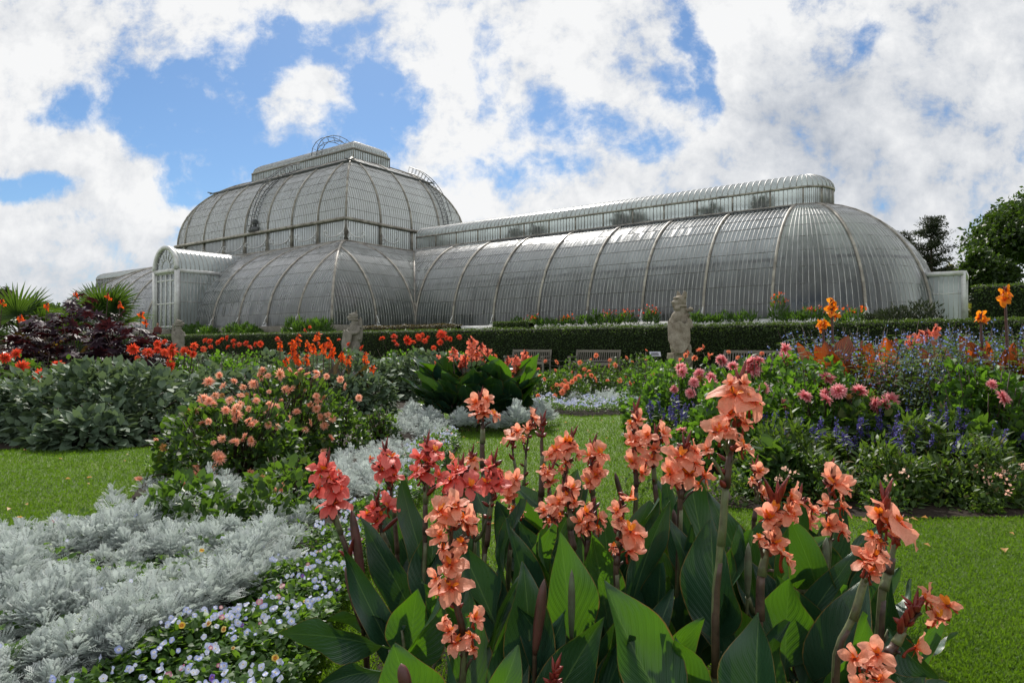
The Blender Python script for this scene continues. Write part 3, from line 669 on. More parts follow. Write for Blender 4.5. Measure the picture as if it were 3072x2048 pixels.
# upper dome
dm = bpy.data.objects.new('upper_dome', None); C.objects.link(dm); dm.parent = house
RX2, RZ2 = 7.6, 7.5; tm2 = math.asin((ZT0 - ZE) / RZ2); L2, W2 = LT - 2 * MI, WD - 2 * MI
ribsL = np.arange(3.701, L2 - 1, 3.701); ribsW = np.arange(1, 4) * W2 / 4
sh = hipped(L2, W2, ZE + .08, RX2, RZ2, tm2, ribsL, ribsW, LAPS, None, 12, MI, .03)
sh.g.build('glazing', M['glass_upper'], dm); sh.b.build('glazing_bars', M['bar_dark'], dm); sh.l.build('glazing_laps', M['lap'], dm)
for q in sh.ribs: q.build('rib', M['rib'], dm)
q = MB()
for i in range(2):
    o_ = -.25 + .25 * i; pts = np.array([(MG + o_, MG + o_), (LT - MG - o_, MG + o_), (LT - MG - o_, WD - MG - o_), (MG + o_, WD - MG - o_), (MG + o_, MG + o_)])
    for k in range(4):
        a, b = pts[k], pts[k + 1]; e = nrm((b - a)[None])[0]; a2, b2 = a - e * .6 * (i == 0), b + e * .6 * (i == 0)
        sweep(q, bp(SV + np.array([a2[0], b2[0]]), np.array([a2[1], b2[1]]) - DP, ZG + .12), (0, 0, 1), .09, .09)
q.build('gallery_rail', M['dark_metal'], dm)
# top lantern
tl = bpy.data.objects.new('top_lantern', None); C.objects.link(tl); tl.parent = house
gm, bm, fm = MB(), MB(), MB(); R4 = [(MT, MT), (LT - MT, MT), (LT - MT, WD - MT), (MT, WD - MT)]
for k in range(4):
    a, b = np.array(R4[k]), np.array(R4[(k + 1) % 4]); ln_ = np.linalg.norm(b - a); n = int(round(ln_ / .3)); e = nrm(bp(*b, 0) - bp(*a, 0))
    for i in range(n + 1):
        p = a + (b - a) * i / n; lo, hi = bp(SV + p[0], p[1] - DP, ZT0), bp(SV + p[0], p[1] - DP, ZT1)
        if i < n:
            p2 = a + (b - a) * (i + 1) / n; gm.add([lo, bp(SV + p2[0], p2[1] - DP, ZT0), bp(SV + p2[0], p2[1] - DP, ZT1), hi], np.array([[0, 1, 2, 3]]), rnd=R.random())
        sweep(fm if i % 4 == 0 else bm, [lo, hi], e, .09 if i % 4 == 0 else .04, .06)
    for z, h_ in ((ZT0, .14), (ZT1, .16)): sweep(fm, bp(SV + np.array([a[0], b[0]]), np.array([a[1], b[1]]) - DP, z), (0, 0, 1), h_, .2)
gm.build('clerestory_glass', M['glass_white'], tl); bm.build('glazing_bars', M['bar_dark'], tl); fm.build('clerestory_frame', M['bar_dark'], tl)
hw = WD / 2 - MT; L3 = LT - 2 * MT
sh = hipped(L3, 2 * hw, ZT1 + .06, hw, ZT2 - ZT1, math.pi / 2 * .985, np.array([1e-9]), np.array([1e-9]), (.5,), None, 6, MT, .05)
sh.g.build('roof_glass', M['glass_white'], tl); sh.b.build('roof_bars', M['bar_dark'], tl)
# maintenance ladders following the dome
def ladder(fn, name, n=20, w=.6):
    mb = MB(); K = np.linspace(0, 1, n); 
    for h in (.15, .75):
        for s in (-1, 1): tube(mb, [fn(k, s * w / 2, h) for k in K], .035, 5)
    for k in K[::1]:
        tube(mb, [fn(k, -w / 2, .15), fn(k, w / 2, .15)], .025, 4); tube(mb, [fn(k, -w / 2, .15), fn(k, -w / 2, .75)], .02, 4); tube(mb, [fn(k, w / 2, .15), fn(k, w / 2, .75)], .02, 4)
    mb.build(name, M['dark_metal'], house)
def dome_pt(face, c):
    def fn(k, off, h):
        t = (.02 + .93 * k) * tm2; x, z = RX2 * (1 - math.cos(t)), ZE + RZ2 * math.sin(t); nx, nz = -math.cos(t) / RX2, math.sin(t) / RZ2
        l = math.hypot(nx, nz); nx, nz = nx / l, nz / l; ii = MI + x + nx * h
        return bp(SV + c + off, ii - DP, z + nz * h) if face == 0 else bp(SV + ii, c + off - DP, z + nz * h)
    return fn
ladder(dome_pt(0, MI + 13.0), 'roof_ladder'); ladder(dome_pt(1, WD - MI - 3.0), 'roof_ladder')
def arch(k, off, h):
    a = math.pi * k; r = 2.3 + h; return bp(SV + MT + 5.2 + off, WD / 2 - DP - r * math.cos(a) * .95, ZT1 + .1 + (r * .82) * math.sin(a))
ladder(arch, 'roof_ladder', 11, .8)
def motor(p, q):
    mb = MB(); c = bp(SV + p, q - DP, ZE + .35); box(mb, c, (.5, .35, .22), AX3); ellip(mb, c + np.array([0, 0, .75]), (.3, .3, .3)); box(mb, c + np.array([0, 0, .4]), (.14, .14, .3), AX3)
    for s in (-.6, .6): tube(mb, [bp(SV + p + s, q - DP, ZE + .1), bp(SV + p + s, q - DP, ZE + 1.1)], .03, 5)
    tube(mb, [bp(SV + p - .6, q - DP, ZE + 1.1), bp(SV + p + .6, q - DP, ZE + 1.1)], .03, 5)
    mb.build('ladder_motor', M['dark_metal'], house)
motor(MI + 13.0, MI - .1); motor(MI - .1, WD - MI - 3.0)
# entrance porch in the middle of the long side
PPc, PW, PP, ZP, ZPA = 19.127, 3.562, 1.6, 6.169 + EYE, 8.02 + EYE
po = bpy.data.objects.new('entrance_porch', None); C.objects.link(po); po.parent = house; po.location = np.array(bp(SV + PPc, -DP - PP, ZB)) - worldpos(house)
dz = lambda q: ZB + RZ * math.sqrt(max(0, 1 - (1 - min(max(q, 0), RX) / RX) ** 2)) if q > 0 else ZB
def q_at(z): return RX * (1 - math.sqrt(max(0, 1 - ((z - ZB) / RZ) ** 2))) if z < ZB + RZ * .985 else MI
gm, bm, fm = MB(), MB(), MB()
for sd in (-1, 1):
    p = PPc + sd * PW / 2; qs_ = np.linspace(-PP, q_at(ZP), 14)
    for i in range(13):
        gm.add([bp(SV + p, qs_[i] - DP, dz(qs_[i])), bp(SV + p, qs_[i + 1] - DP, dz(qs_[i + 1])), bp(SV + p, qs_[i + 1] - DP, ZP), bp(SV + p, qs_[i] - DP, ZP)], np.array([[0, 1, 2, 3]]), rnd=R.random())
        sweep(bm, bp(SV + p, qs_[i] - DP, np.array([dz(qs_[i]), ZP])), AX3[1], .05, .06)
    for z in (ZB + 2.2, ZB + 3.8): sweep(bm, bp(SV + p, np.array([-PP, q_at(z)]) - DP, z), (0, 0, 1), .06, .06)
    sweep(fm, bp(SV + p + sd * .06, np.array([-PP, q_at(ZP)]) - DP, ZP), (0, 0, 1), .3, .14)
    sweep(fm, bp(SV + p, -PP - DP, np.array([ZB, ZP])), AX3[0], .34, .3)
av = np.linspace(0, math.pi, 19)
prev = None
for i, x in enumerate(av):
    pp_, zz = PPc + PW / 2 * math.cos(x), ZP + .12 + (ZPA - ZP) * math.sin(x); qe = q_at(min(zz, ZB + RZ * .98)); qq = np.linspace(-PP, qe + .4, 14)
    cur = bp(SV + pp_, qq - DP, zz)
    if prev is not None: gm.add(np.stack([prev, cur], 1).reshape(-1, 3), grid(13, 1), rnd=R.random())
    prev = cur
for q_ in np.arange(-PP, MI, .38):
    ok = [(PPc + PW / 2 * math.cos(x), ZP + .12 + (ZPA - ZP) * math.sin(x)) for x in av]; ok = [(p, z) for p, z in ok if z > dz(q_) - .1]
    for part_ in ([o for o in ok if o[0] <= PPc], [o for o in ok if o[0] >= PPc]):
        if len(part_) > 1: sweep(bm, [bp(SV + p, q_ - DP, z) for p, z in part_], AX3[1], .06, .06)
gm.build('porch_glass', M['glass_white'], po); bm.build('glazing_bars', M['bar'], po)
sweep(fm, [bp(SV + PPc + (PW / 2) * math.cos(x), -PP - DP - .03, ZP + .12 + (ZPA - ZP) * math.sin(x)) for x in av], AX3[1], .3, .3)
sweep(fm, bp(SV + np.array([PPc - PW / 2 + .1, PPc + PW / 2 - .1]), -PP - DP - .02, ZP), (0, 0, 1), .3, .26)
fm.build('porch_frame', M['white_paint'], po)
# fanlight and door
gm, bm = MB(), MB(); yq = -PP - DP
arcs = [(.0, .42), (.42, .92)]
c_ = [bp(SV + PPc + PW / 2 * .86 * math.cos(x), yq, ZP + .2 + (ZPA - ZP - .35) * math.sin(x)) for x in av]
gm.add(c_ + [bp(SV + PPc, yq, ZP + .2)], np.array([[i, i + 1, 19] for i in range(18)]), rnd=.5)
sweep(bm, [bp(SV + PPc + PW / 2 * .40 * math.cos(x), yq, ZP + .2 + (ZPA - ZP - .35) * .5 * math.sin(x)) for x in av], AX3[1], .06, .06)
for x in np.linspace(0, math.pi, 9)[1:-1]:
    sweep(bm, [bp(SV + PPc + PW / 2 * r * math.cos(x), yq, ZP + .2 + (ZPA - ZP - .35) * r2 * math.sin(x)) for r, r2 in ((.40, .5), (.88, 1))], AX3[1], .05, .05)
g_ = gm.build('fanlight', M['glass_clear'], po); bm.build('fanlight_bars', M['white_paint'], g_)
for k in range(4):
    w4 = (PW - .5) / 4; x0 = PPc - (PW - .5) / 2 + w4 * (k + .5); q = MB(); q.add([bp(SV + x0 + a * w4 / 2, yq + .03, z) for a, z in ((-1, ZB), (1, ZB), (1, ZP - .15), (-1, ZP - .15))], np.array([[0, 1, 2, 3]]), rnd=R.random())
    dd = q.build('door_leaf', M['glass_clear'], po); q = MB()
    for a in (-1, 1): sweep(q, bp(SV + x0 + a * (w4 / 2 - .04), yq, np.array([ZB, ZP - .12])), AX3[0], .08, .07)
    for z in (ZB + .15, ZB + 2.05, ZB + 3.95, ZP - .2): sweep(q, bp(SV + x0 + np.array([-w4 / 2 + .08, w4 / 2 - .08]), yq, z), (0, 0, 1), .12, .07)
    q.build('door_frame', M['white_paint'], dd)
# plain end porch beyond the rounded end
ep = bpy.data.objects.new('end_porch', None); C.objects.link(ep); ep.parent = house; ep.location = np.array(bp(-rw, rw, ZB)) - worldpos(house)
EW, EL, EZ = 1.6, 2.25, EYE + 3.92
gm, bm, fm = MB(), MB(), MB()
pl = [(-rw + 1.2, rw - EW), (-rw - EL + 1.2, rw - EW), (-rw - EL + 1.2, rw + EW), (-rw + 1.2, rw + EW)]
for k in range(3):
    a, b = np.array(pl[k]), np.array(pl[k + 1]); n = 10; e = nrm(bp(*b, 0) - bp(*a, 0))
    for i in range(n):
        p, p2 = a + (b - a) * i / n, a + (b - a) * (i + 1) / n
        gm.add([bp(*p, ZB), bp(*p2, ZB), bp(*p2, EZ), bp(*p, EZ)], np.array([[0, 1, 2, 3]]), rnd=R.random()); sweep(bm, [bp(*p, ZB), bp(*p, EZ)], e, .03, .04)
    sweep(fm, [bp(*b, ZB - .1), bp(*b, EZ)], e, .22, .22); sweep(fm, [bp(*a, EZ + .02), bp(*b, EZ + .02)], (0, 0, 1), .24, .3); sweep(bm, [bp(*a, ZB + 1.4), bp(*b, ZB + 1.4)], (0, 0, 1), .05, .05)
gm.add([bp(*p, EZ + .1) for p in pl], np.array([[0, 1, 2, 3]]), rnd=.5)
gm.build('porch_glass', M['glass_white'], ep); bm.build('glazing_bars', M['white_paint'], ep); fm.build('porch_frame', M['white_paint'], ep)

# planting inside the house, seen dimly through the glass
def indoor():
    mb = MB(); T = leaf_t(2, 2, .28, LANCE, .1, .35)
    def clump(c, r, n, mat=0, sz=.55):
        P = rdir(n) * (R.random((n, 1)) ** .55) * np.array(r) + c; d = nrm(P - c + np.array([0, 0, .5]) + R.normal(size=(n, 3)) * .6)
        mb.inst(T, frames(d, rdir(n)) * (sz * (.6 + .8 * R.random(n)))[:, None, None], P, mat=mat)
    n = 300000; s = R.uniform(-4.6, 2 * SV + LT + 4.6, n); ce = (s > SV) & (s < SV + LT); q = np.where(ce, R.uniform(-DP + 1.9, 2 * rw + DP - 1.9, n), R.uniform(1.6, 2 * rw - 1.6, n)); e = np.minimum(s - SV, SV + LT - s)
    inw = (q > 0) & (q < 2 * rw); off = np.where((s >= 0) & (s <= 2 * SV + LT), np.abs(q - rw), np.hypot(q - rw, np.maximum(-s, s - 2 * SV - LT))); top = np.sqrt(np.maximum(0, (rw - 1.35) ** 2 - off ** 2))
    dc = np.minimum(np.minimum(q + DP, WD - DP - q), e); hc = np.minimum(1.05 * dc - .6, np.where(dc > 9, 8, 5.2)); h = np.where(ce, np.where(inw, np.maximum(hc, np.minimum(top, 5.2)), hc), top); lumpy_ = .78 + .5 * lump(np.c_[s, q, 0 * s], .9)
    z = h * R.random(n) ** 1.45 * np.clip(lumpy_, .25, 1.0); k = (h > .5) & (top + ce * 9 > .5); P = bp(s[k], q[k], ZB + .1 + z[k]); m = len(P); mb.inst(T, frames(nrm(R.normal(size=(m, 3)) + np.array([0, 0, .4])), rdir(m)) * (.24 * (.5 + .9 * R.random(m)))[:, None, None], P)
    for s, q, h in ((2.5, 7.3, 8.0), (6, 7.3, 8.0), (11.3, 7.3, 8.0), (12.6, 7.4, 8.0), (20, 7.4, 8.0), (22, 7.3, 8.0)):
        clump(bp(s, q, ZB + h - .4), (.8, .8, .5), 90, 0, .5)
    clump(bp(SV + 2.2, -5.3, ZB + 2.1), (1.2, 1.2, .7), 200, 1, .4); clump(bp(5.5, 3.0, ZB + 3.0), (1.0, .6, 1.0), 40, 2, .4); clump(bp(2.2, 3.0, ZB + 2.7), (1.0, .6, 1.0), 40, 2, .4)
    tag(mb.build('indoor_planting', [M['indoor'], M['indoor_rust'], M['olive_leaf']]), kind='stuff')
indoor()

# ================================================================== PLANT TEMPLATES
def s_of(px, q):                          # where the sight line of a photo column crosses the line q = const of the house frame
    t = (px - 1536) / F; n = O2 + q * B2                      # n + s*A2 = d*(t,1)
    s = (t * n[1] - n[0]) / (A2[0] - t * A2[1]); return s
L5 = leaf5(.30, .2, .15); L5N = leaf5(.16, .2, .3); LOV = leaf_t(3, 2, .36, OV, .12, .18); LNAR = leaf_t(3, 2, .16, LANCE, .1, .35)
def dahlia_bloom(kind, seed):
    r = np.random.default_rng(seed); mb = MB()
    layers = {'cactus': [(16, -.15, .50, .055), (16, .15, .49, .055), (14, .45, .45, .05), (12, .8, .36, .045), (9, 1.15, .24, .04)],
              'open': [(17, .05, .50, .06), (15, .3, .45, .055), (9, .75, .22, .045)],
              'ball': [(16, -.35, .46, .07), (17, 0, .48, .07), (16, .3, .47, .07), (14, .6, .42, .07), (11, .9, .34, .06), (8, 1.2, .24, .06)],
              'droop': [(12, -.9, .48, .05), (12, -.4, .48, .05), (10, .1, .42, .05), (8, .8, .25, .05)]}[kind]
    for n, el, ln, w in layers:
        T = leaf_t(4, 2, w / ln, lambda t: (.35 + .65 * np.sin(np.pi * t ** .9)) * np.clip((1.03 - t) * 4, 0, 1) ** .6, .5, r.uniform(-.1, .2))
        for k in range(n):
            a = 2 * math.pi * (k + r.uniform(-.25, .25)) / n; e = el + r.normal() * .13; l = ln * r.uniform(.86, 1.1)
            d = np.array([math.cos(a) * math.cos(e), math.sin(a) * math.cos(e), math.sin(e)])
            mb.inst(T, frames(d[None], np.array([[0, 0, 1.]]) + .1 * r.normal(size=(1, 3))) * l, np.array([[0, 0, .0]]), rnd=np.array([r.random()]))
    ellip(mb, (0, 0, .04), (.09, .09, .1), None, 8, 5, 1)
    ellip(mb, (0, 0, -.09), (.1, .1, .09), None, 8, 5, 2)
    return mb
M['eye'] = plain('eye', (.35, .17, .02), .8, .2, .4, 60, .3); M['sepal'] = plain('sepal', (.05, .09, .02), .6, .3)
BLOOM = {}
def blooms(mat):
    if mat not in BLOOM:
        kinds = {'peach': ['cactus', 'open', 'cactus', 'droop', 'open'], 'peach_deep': ['open', 'cactus', 'open'], 'red': ['droop', 'cactus', 'cactus'], 'pink': ['ball', 'ball', 'cactus'], 'wilted': ['droop']}[mat]
        BLOOM[mat] = [dahlia_bloom(k, 10 + i).mesh('bloom', [M[mat], M['eye'], M['sepal']]) for i, k in enumerate(kinds)]
    return BLOOM[mat]
def petal(mb, az, cone, ln, w, mat, seed, ruff=.05, droop=.15, z0=0., off=.03):
    T = leaf_t(8, 6, w / ln, OBO, .25, droop, ruff, seed); g_ = np.random.default_rng(seed + 1); T['v'][:, 2] += .035 * np.sin(T['v'][:, 0] * g_.uniform(12, 22) + T['v'][:, 1] * g_.uniform(5, 12) + g_.random() * 6); T['v'][:, 0] += g_.uniform(-.25, .25) * T['v'][:, 1] ** 2
    d = np.array([math.cos(az) * math.cos(cone), math.sin(az) * math.cos(cone), math.sin(cone)])
    up = np.array([-math.cos(az) * math.sin(cone), -math.sin(az) * math.sin(cone), math.cos(cone)])
    mb.inst(T, frames(d[None], up[None]) * ln, np.array([[math.cos(az) * off, math.sin(az) * off, z0]]), mat=mat)
def canna_flower(seed, form):
    r = np.random.default_rng(seed); mb = MB()
    if form == 'open':
        for az, l, w, c in ((1.57, .60, .26, .38), (.42, .56, .27, .18), (2.75, .58, .27, .15), (4.2, .52, .22, .1), (5.3, .46, .17, -.05)):
            petal(mb, az + r.normal() * .28, c + r.normal() * .28, l * r.uniform(.8, 1.12), w * r.uniform(.75, 1.12), 0, r.integers(999), .075, r.uniform(-.25, .65))
    elif form == 'half':
        for az, l, w, c in ((1.6, .60, .19, 1.0), (.2, .55, .20, .6), (3.1, .55, .19, .8), (4.6, .50, .18, -.2), (5.4, .4, .12, .3)):
            petal(mb, az + r.normal() * .3, c + r.normal() * .15, l * r.uniform(.9, 1.1), w, 0, r.integers(999), .06, r.uniform(-.1, .4))
    else:
        for k in range(5):
            petal(mb, k * 1.26 + r.normal() * .3, r.uniform(-.5, .6), .36 * r.uniform(.8, 1.1), .12, 0, r.integers(999), .12, r.uniform(.2, .8))
    for az, c, l in ((2.2, .9, .27), (1.2, 1.1, .22)): petal(mb, az + r.normal() * .4, c, l, .065, 1, r.integers(999), .05, .5, .02)
    for k in range(3): petal(mb, k * 2.1 + r.normal() * .3, -.35 + r.normal() * .2, .30, .04, 2, r.integers(999), .02, .2)
    tube(mb, spline([(0, 0, .03), (0, -.03, -.14), (0, -.12, -.30), (0, -.24, -.40)], 7), [.05, .045, .035, .032, .034, .045, .045], 6, 2, .6)
    return mb
CFL = {}
def cflowers(mat):
    if mat not in CFL: CFL[mat] = {f: [canna_flower(31 * i + len(f), f).mesh('flower', [M[mat], M['throat'], M['calyx']]) for i in range(4 if f != 'wilt' else 3)] for f in ('open', 'half', 'wilt')}
    return CFL[mat]
def spindle(mb, base, d, ln, r, mat=0, rnd=.5):
    d = nrm(d); t = np.linspace(0, 1, 6); tube(mb, np.asarray(base) + t[:, None] * ln * d, r * np.array([.45, .9, 1, .8, .45, .05]), 6, mat, rnd)
def ribbon_leaf(mb, base, tip, width, face, bend=.1, fold=.25, ruff=.03, seed=0, mat=0, nl=16, nw=8, petiole=.14, twist=0., rnd=None):
    base, tip = np.asarray(base, float), np.asarray(tip, float); ax = tip - base; ln = np.linalg.norm(ax); a = ax / ln
    n = face - a * (face @ a); n = nrm(n); ctrl = (base + tip) / 2 - n * bend * ln
    t = np.linspace(0, 1, nl + 1)[:, None]
    P = (1 - t) ** 2 * base + 2 * t * (1 - t) * ctrl + t ** 2 * tip
    T = nrm(np.gradient(P, axis=0)); Nn = nrm(n - T * (T @ n)[:, None]); S = np.cross(T, Nn)
    if twist:
        c, s = np.cos(t * twist), np.sin(t * twist); S, Nn = S * c + Nn * s, Nn * c - S * s
    tt = np.clip((t - petiole) / (1 - petiole), 0, 1)
    w = width / 2 * np.sin(np.pi * tt ** .74) ** .86 * (1 - .25 * tt ** 4) + .010 * np.clip(1.2 - t * 2, 0.15, 1)
    u = np.linspace(-1, 1, nw + 1)[None]; ph = np.random.default_rng(seed).random(4) * 6.28
    h = fold * np.abs(u) ** 1.2 * w + ruff * ln * np.abs(u) ** 1.6 * (np.sin(t * 8 + ph[0] + (u > 0) * 1.7) + .5 * np.sin(t * 15 + ph[1]))
    v = P[:, None] + S[:, None] * (u * w)[..., None] + Nn[:, None] * h[..., None]
    mb.add(v.reshape(-1, 3), grid(nl, nw), mat, (u + 0 * t).ravel(), (t + 0 * u).ravel(), np.random.default_rng(seed + 5).random() if rnd is None else rnd)
def mound_pts(c, r, n, lo=.05, inner=.3, lumpy=.2, ls=2.2):
    d = rdir(n * 2); d = d[d[:, 2] > -lo][:n]; n = len(d)
    k = 1 + lumpy * lump(d * np.array(r) * 1.6 + np.asarray(c) * 3.1, ls)
    rr = np.where(R.random(n) < inner, .45 + .5 * R.random(n), .86 + .14 * R.random(n)) * k
    P = np.asarray(c) + d * rr[:, None] * np.array(r); P[:, 2] = np.maximum(P[:, 2], .01); return P, d
def mound(name, mat, parent, c, r, n, T, size, out=.7, upw=.35, rand=.5, droop=0., inner=.3, lumpy=.2, sizes=.45, ls=2.2):
    mb = MB(); P, d = mound_pts(c, r, n, .05, inner, lumpy, ls); n = len(P)
    D = nrm(d * out + np.array([0, 0, upw]) + R.normal(size=(n, 3)) * rand); U = nrm(d * .6 + np.array([0, 0, .8]) + R.normal(size=(n, 3)) * .35)
    mb.inst(T, frames(D, U) * (size * (1 - sizes + 2 * sizes * R.random(n)))[:, None, None], P)
    return mb.build(name, mat, parent)
def tdahlia(label, group, cat, c, r, h, n, leaf, bl, mat, lsize=.10, T=None):
    """one dahlia plant: foliage, stems, each bloom a part.  bl: (position, diameter, wilted)"""
    rt = thing('dahlia', label, cat, (c[0], c[1], 0), group)
    mound('foliage', M[leaf], rt, (c[0], c[1], .02), (r, r * .85, h * .92), int(n * 1.7), T or LOV, lsize, .6, .45, .55, inner=.45, lumpy=.28)
    mb = MB()
    for k in range(26):
        a = R.uniform(0, 6.28); q = r * math.sqrt(R.random()) * .8; tube(mb, [(c[0] + q * .3 * math.cos(a), c[1] + q * .3 * math.sin(a), 0), (c[0] + q * math.cos(a), c[1] + q * math.sin(a), h * R.uniform(.7, 1.02))], [.006, .0035], 4)
    for (p, dm, wl) in bl:
        p = np.asarray(p); b = np.array([c[0] + (p[0] - c[0]) * .45, c[1] + (p[1] - c[1]) * .45, max(.05, p[2] * .35)])
        tube(mb, spline([b, (b + p) / 2 + np.array([0, 0, .05]), p - np.array([0, 0, .01])], 6), .004, 4)
        ms = blooms('wilted' if wl else mat); me = ms[R.integers(len(ms))]
        f = nrm(np.array([R.normal() * .7, -.55 + R.normal() * .5, .55 + R.normal() * .35]))
        put('bloom', me, rt, p, face_rot(f, R.uniform(0, 6)), dm * R.uniform(.95, 1.08))
    mb.build('stems', M['stalk'], rt); return rt
def nearest(plants, p): return min(range(len(plants)), key=lambda i: (plants[i][0][0] - p[0]) ** 2 + (plants[i][0][1] - p[1]) ** 2)
def dahlia_bed(plants, bl):
    """plants: (centre, r, h, n, label, group, leaf, mat, lsize)"""
    asg = [[] for _ in plants]; bl2 = []
    for p, dm, wl in bl:                   # move each bloom along its sight line to the face of the plant that carries it
        o = np.array([0, 0, EYE]); v = p - o; best = None
        for (c, r, h, *_) in plants:
            S = np.array([r * 1.08, r * .95, h]); a_, b_ = (o - np.array([c[0], c[1], 0])) / S, v / S; A_, B_, C_ = b_ @ b_, a_ @ b_, a_ @ a_ - 1; D_ = B_ * B_ - A_ * C_
            if D_ > 0:
                t = (-B_ - math.sqrt(D_)) / A_
                if t > 0 and (best is None or t < best): best = t
        if best is not None: f_ = best * R.uniform(.985, 1.01); bl2.append((o + v * f_, dm * f_, wl))
        else: bl2.append((p, dm, wl))
    bl = bl2
    for p, dm, wl in bl: asg[nearest(plants, p)].append((p, dm, wl))
    for (c, r, h, n, label, group, leaf, mat, ls), b in zip(plants, asg): tdahlia(label, group, 'dahlia', c, r, h, n, leaf, b, mat, ls * .72)

# ================================================================== FOREGROUND CANNAS
D2 = lambda x, y, d: at(x * FD, y * FD, d)
PLANTS = []; FSC = 1.
def canna(label, col, d, path, flowers=(), buds=(), seeds=0, base=None, green=False, group='salmon and coral cannas in the front clump', rad=.0092, wilt=0, tint='salmon'):
    """path: points down the stalk in the 2352-wide view, top first; flowers: x, y, diameter, form; buds: x, y of tip, length"""
    pts = [D2(x, y, d) for x, y in path]
    b = np.array([pts[-1][0] + R.normal() * .02, d + R.uniform(-.05, .12), 0.]) if base is None else np.array(base, float)
    rt = thing('canna', label, 'canna', tuple(b), group); sp = spline(pts + [b], 22); mb = MB()
    L = np.linspace(0, 1, 22); tube(mb, sp, rad * .74 * (.42 + .68 * np.clip(L * 1.8, 0, 1)) * (1 + .06 * np.sin(L * 40)), 8)
    for f0, f1 in ((.34, .50), (.52, .70), (.72, .92)):
        i0, i1 = int(f0 * 21), int(f1 * 21)
        if i1 - i0 > 1: tube(mb, sp[i0:i1 + 1] + np.array([.0015, -.0015, 0]), rad * np.linspace(.72, 1.02, i1 - i0 + 1), 8, 1 if (i0 % 2) else 0)
    up = nrm(sp[0] - sp[1])
    hd = [D2(x, y, d) for x, y, *_ in flowers]
    lowest = min([p[2] for p in hd] + [sp[0][2] - .06])
    fl = cflowers(col)
    for (x, y, dia, form), p in zip(flowers, hd):
        i = int(np.argmin(np.linalg.norm(sp - (p - np.array([0, 0, .045])), axis=1))); s = sp[i]
        out = p - s; out[1] = 0
        f = nrm(nrm(out + 1e-4) * .9 + np.array([0, -1., .05]) * R.uniform(.15, .95) + np.array([0, 0, R.uniform(-.1, .6)]))
        size = dia / 1532.7 * d * 1.06 * FSC; p = p + np.array([0, -.02, 0])
        put('flower', fl[form][R.integers(len(fl[form]))], rt, p, face_rot(f, R.uniform(-.5, .5)), size)
        tail = p - f * size * .40 - np.array([0, 0, size * .12]); tube(mb, spline([tail, (tail + s) / 2 - np.array([0, 0, .004]), s - np.array([0, 0, .02])], 6), .0036, 5)
    mb.build('stalk', [M['canna_stem_green' if green else 'canna_stem'], M['canna_stem' if green else 'canna_stem_green']], rt)
    q = MB()
    for k in range(7):
        a = k * 2.4; t = k * .010; spindle(q, sp[0] - up * (t + .004), up * 1.2 + .33 * np.array([math.cos(a), math.sin(a), 0]), .045 - k * .003 + .01 * R.random(), .0052)
    for (x, y, ln) in buds:
        tip = D2(x, y, d - .02); i = int(np.argmin(np.linalg.norm(sp - (tip - np.array([0, 0, ln / 1532.7 * d])), axis=1))); b0 = sp[i]
        spindle(q, b0, tip - b0, np.linalg.norm(tip - b0), .0075)
    q.build('bud_cluster', M['bud'], rt)
    q = MB(); nl = 7 + seeds
    for k in range(nl):
        i = int(R.integers(1, 5 + seeds)); a = k * 2.2; dd = np.array([math.cos(a), math.sin(a), .8]); spindle(q, sp[min(i, 20)] + nrm(dd) * .006, dd, R.uniform(.016, .032), R.uniform(.004, .0075))
    q.build('seed_pods', M['bud'], rt)
    for k in range(wilt):
        i = int(R.integers(1, 4)); p = sp[i] + np.array([R.normal() * .02, -.02, R.normal() * .015]); put('flower', fl['wilt'][R.integers(3)], rt, p, face_rot(nrm(np.array([R.normal(), -1, R.normal() * .6]))), .075)
    PLANTS.append((rt, sp)); return rt
O_, H_, W_ = 'open', 'half', 'wilt'
canna('leftmost coral pink canna, thick flower head over silver foliage', 'coral_pink', 2.0, [(752, 1062), (762, 1130), (775, 1200), (800, 1270), (838, 1390)], [(745, 1078, 60, H_), (735, 1120, 52, O_), (775, 1105, 50, H_), (778, 1125, 60, O_), (770, 1155, 60, O_), (755, 1165, 44, W_), (785, 1080, 34, W_)], [(778, 1262, 40), (812, 1232, 50), (806, 1290, 40)], 2, wilt=2)
canna('coral pink canna with a side bud branch, second from the left', 'coral_pink', 2.35, [(885, 1032), (893, 1100), (903, 1160), (910, 1240), (915, 1335)], [(903, 1048, 52, O_), (880, 1060, 40, H_), (878, 1080, 50, O_), (908, 1090, 46, H_), (855, 1050, 24, W_), (900, 1072, 36, W_)], [(930, 1130, 40)], 2)
canna('low coral pink canna with one big flower below the taller stalks', 'coral_pink', 2.2, [(866, 1150), (872, 1200), (895, 1265), (918, 1340)], [(895, 1160, 52, O_), (862, 1165, 34, H_), (868, 1195, 48, H_), (880, 1180, 38, W_)], [(935, 1170, 35)], 1, wilt=1)
canna('coral pink canna on a straight dark stalk against the lawn', 'coral_pink', 2.1, [(980, 1020), (984, 1070), (978, 1130), (976, 1200), (974, 1300)], [(1000, 1035, 58, O_), (965, 1050, 40, H_), (985, 1058, 44, O_), (970, 1085, 58, O_), (1010, 1090, 46, H_), (960, 1080, 40, H_)], [(1006, 1112, 30)], 1)
canna('coral pink canna with two wide flat flowers above the peach head', 'coral_pink', 2.0, [(1060, 1068), (1064, 1110), (1062, 1170), (1070, 1300)], [(1035, 1100, 78, O_), (1082, 1115, 66, O_), (1030, 1130, 50, O_), (1048, 1078, 44, H_)], [], 1)
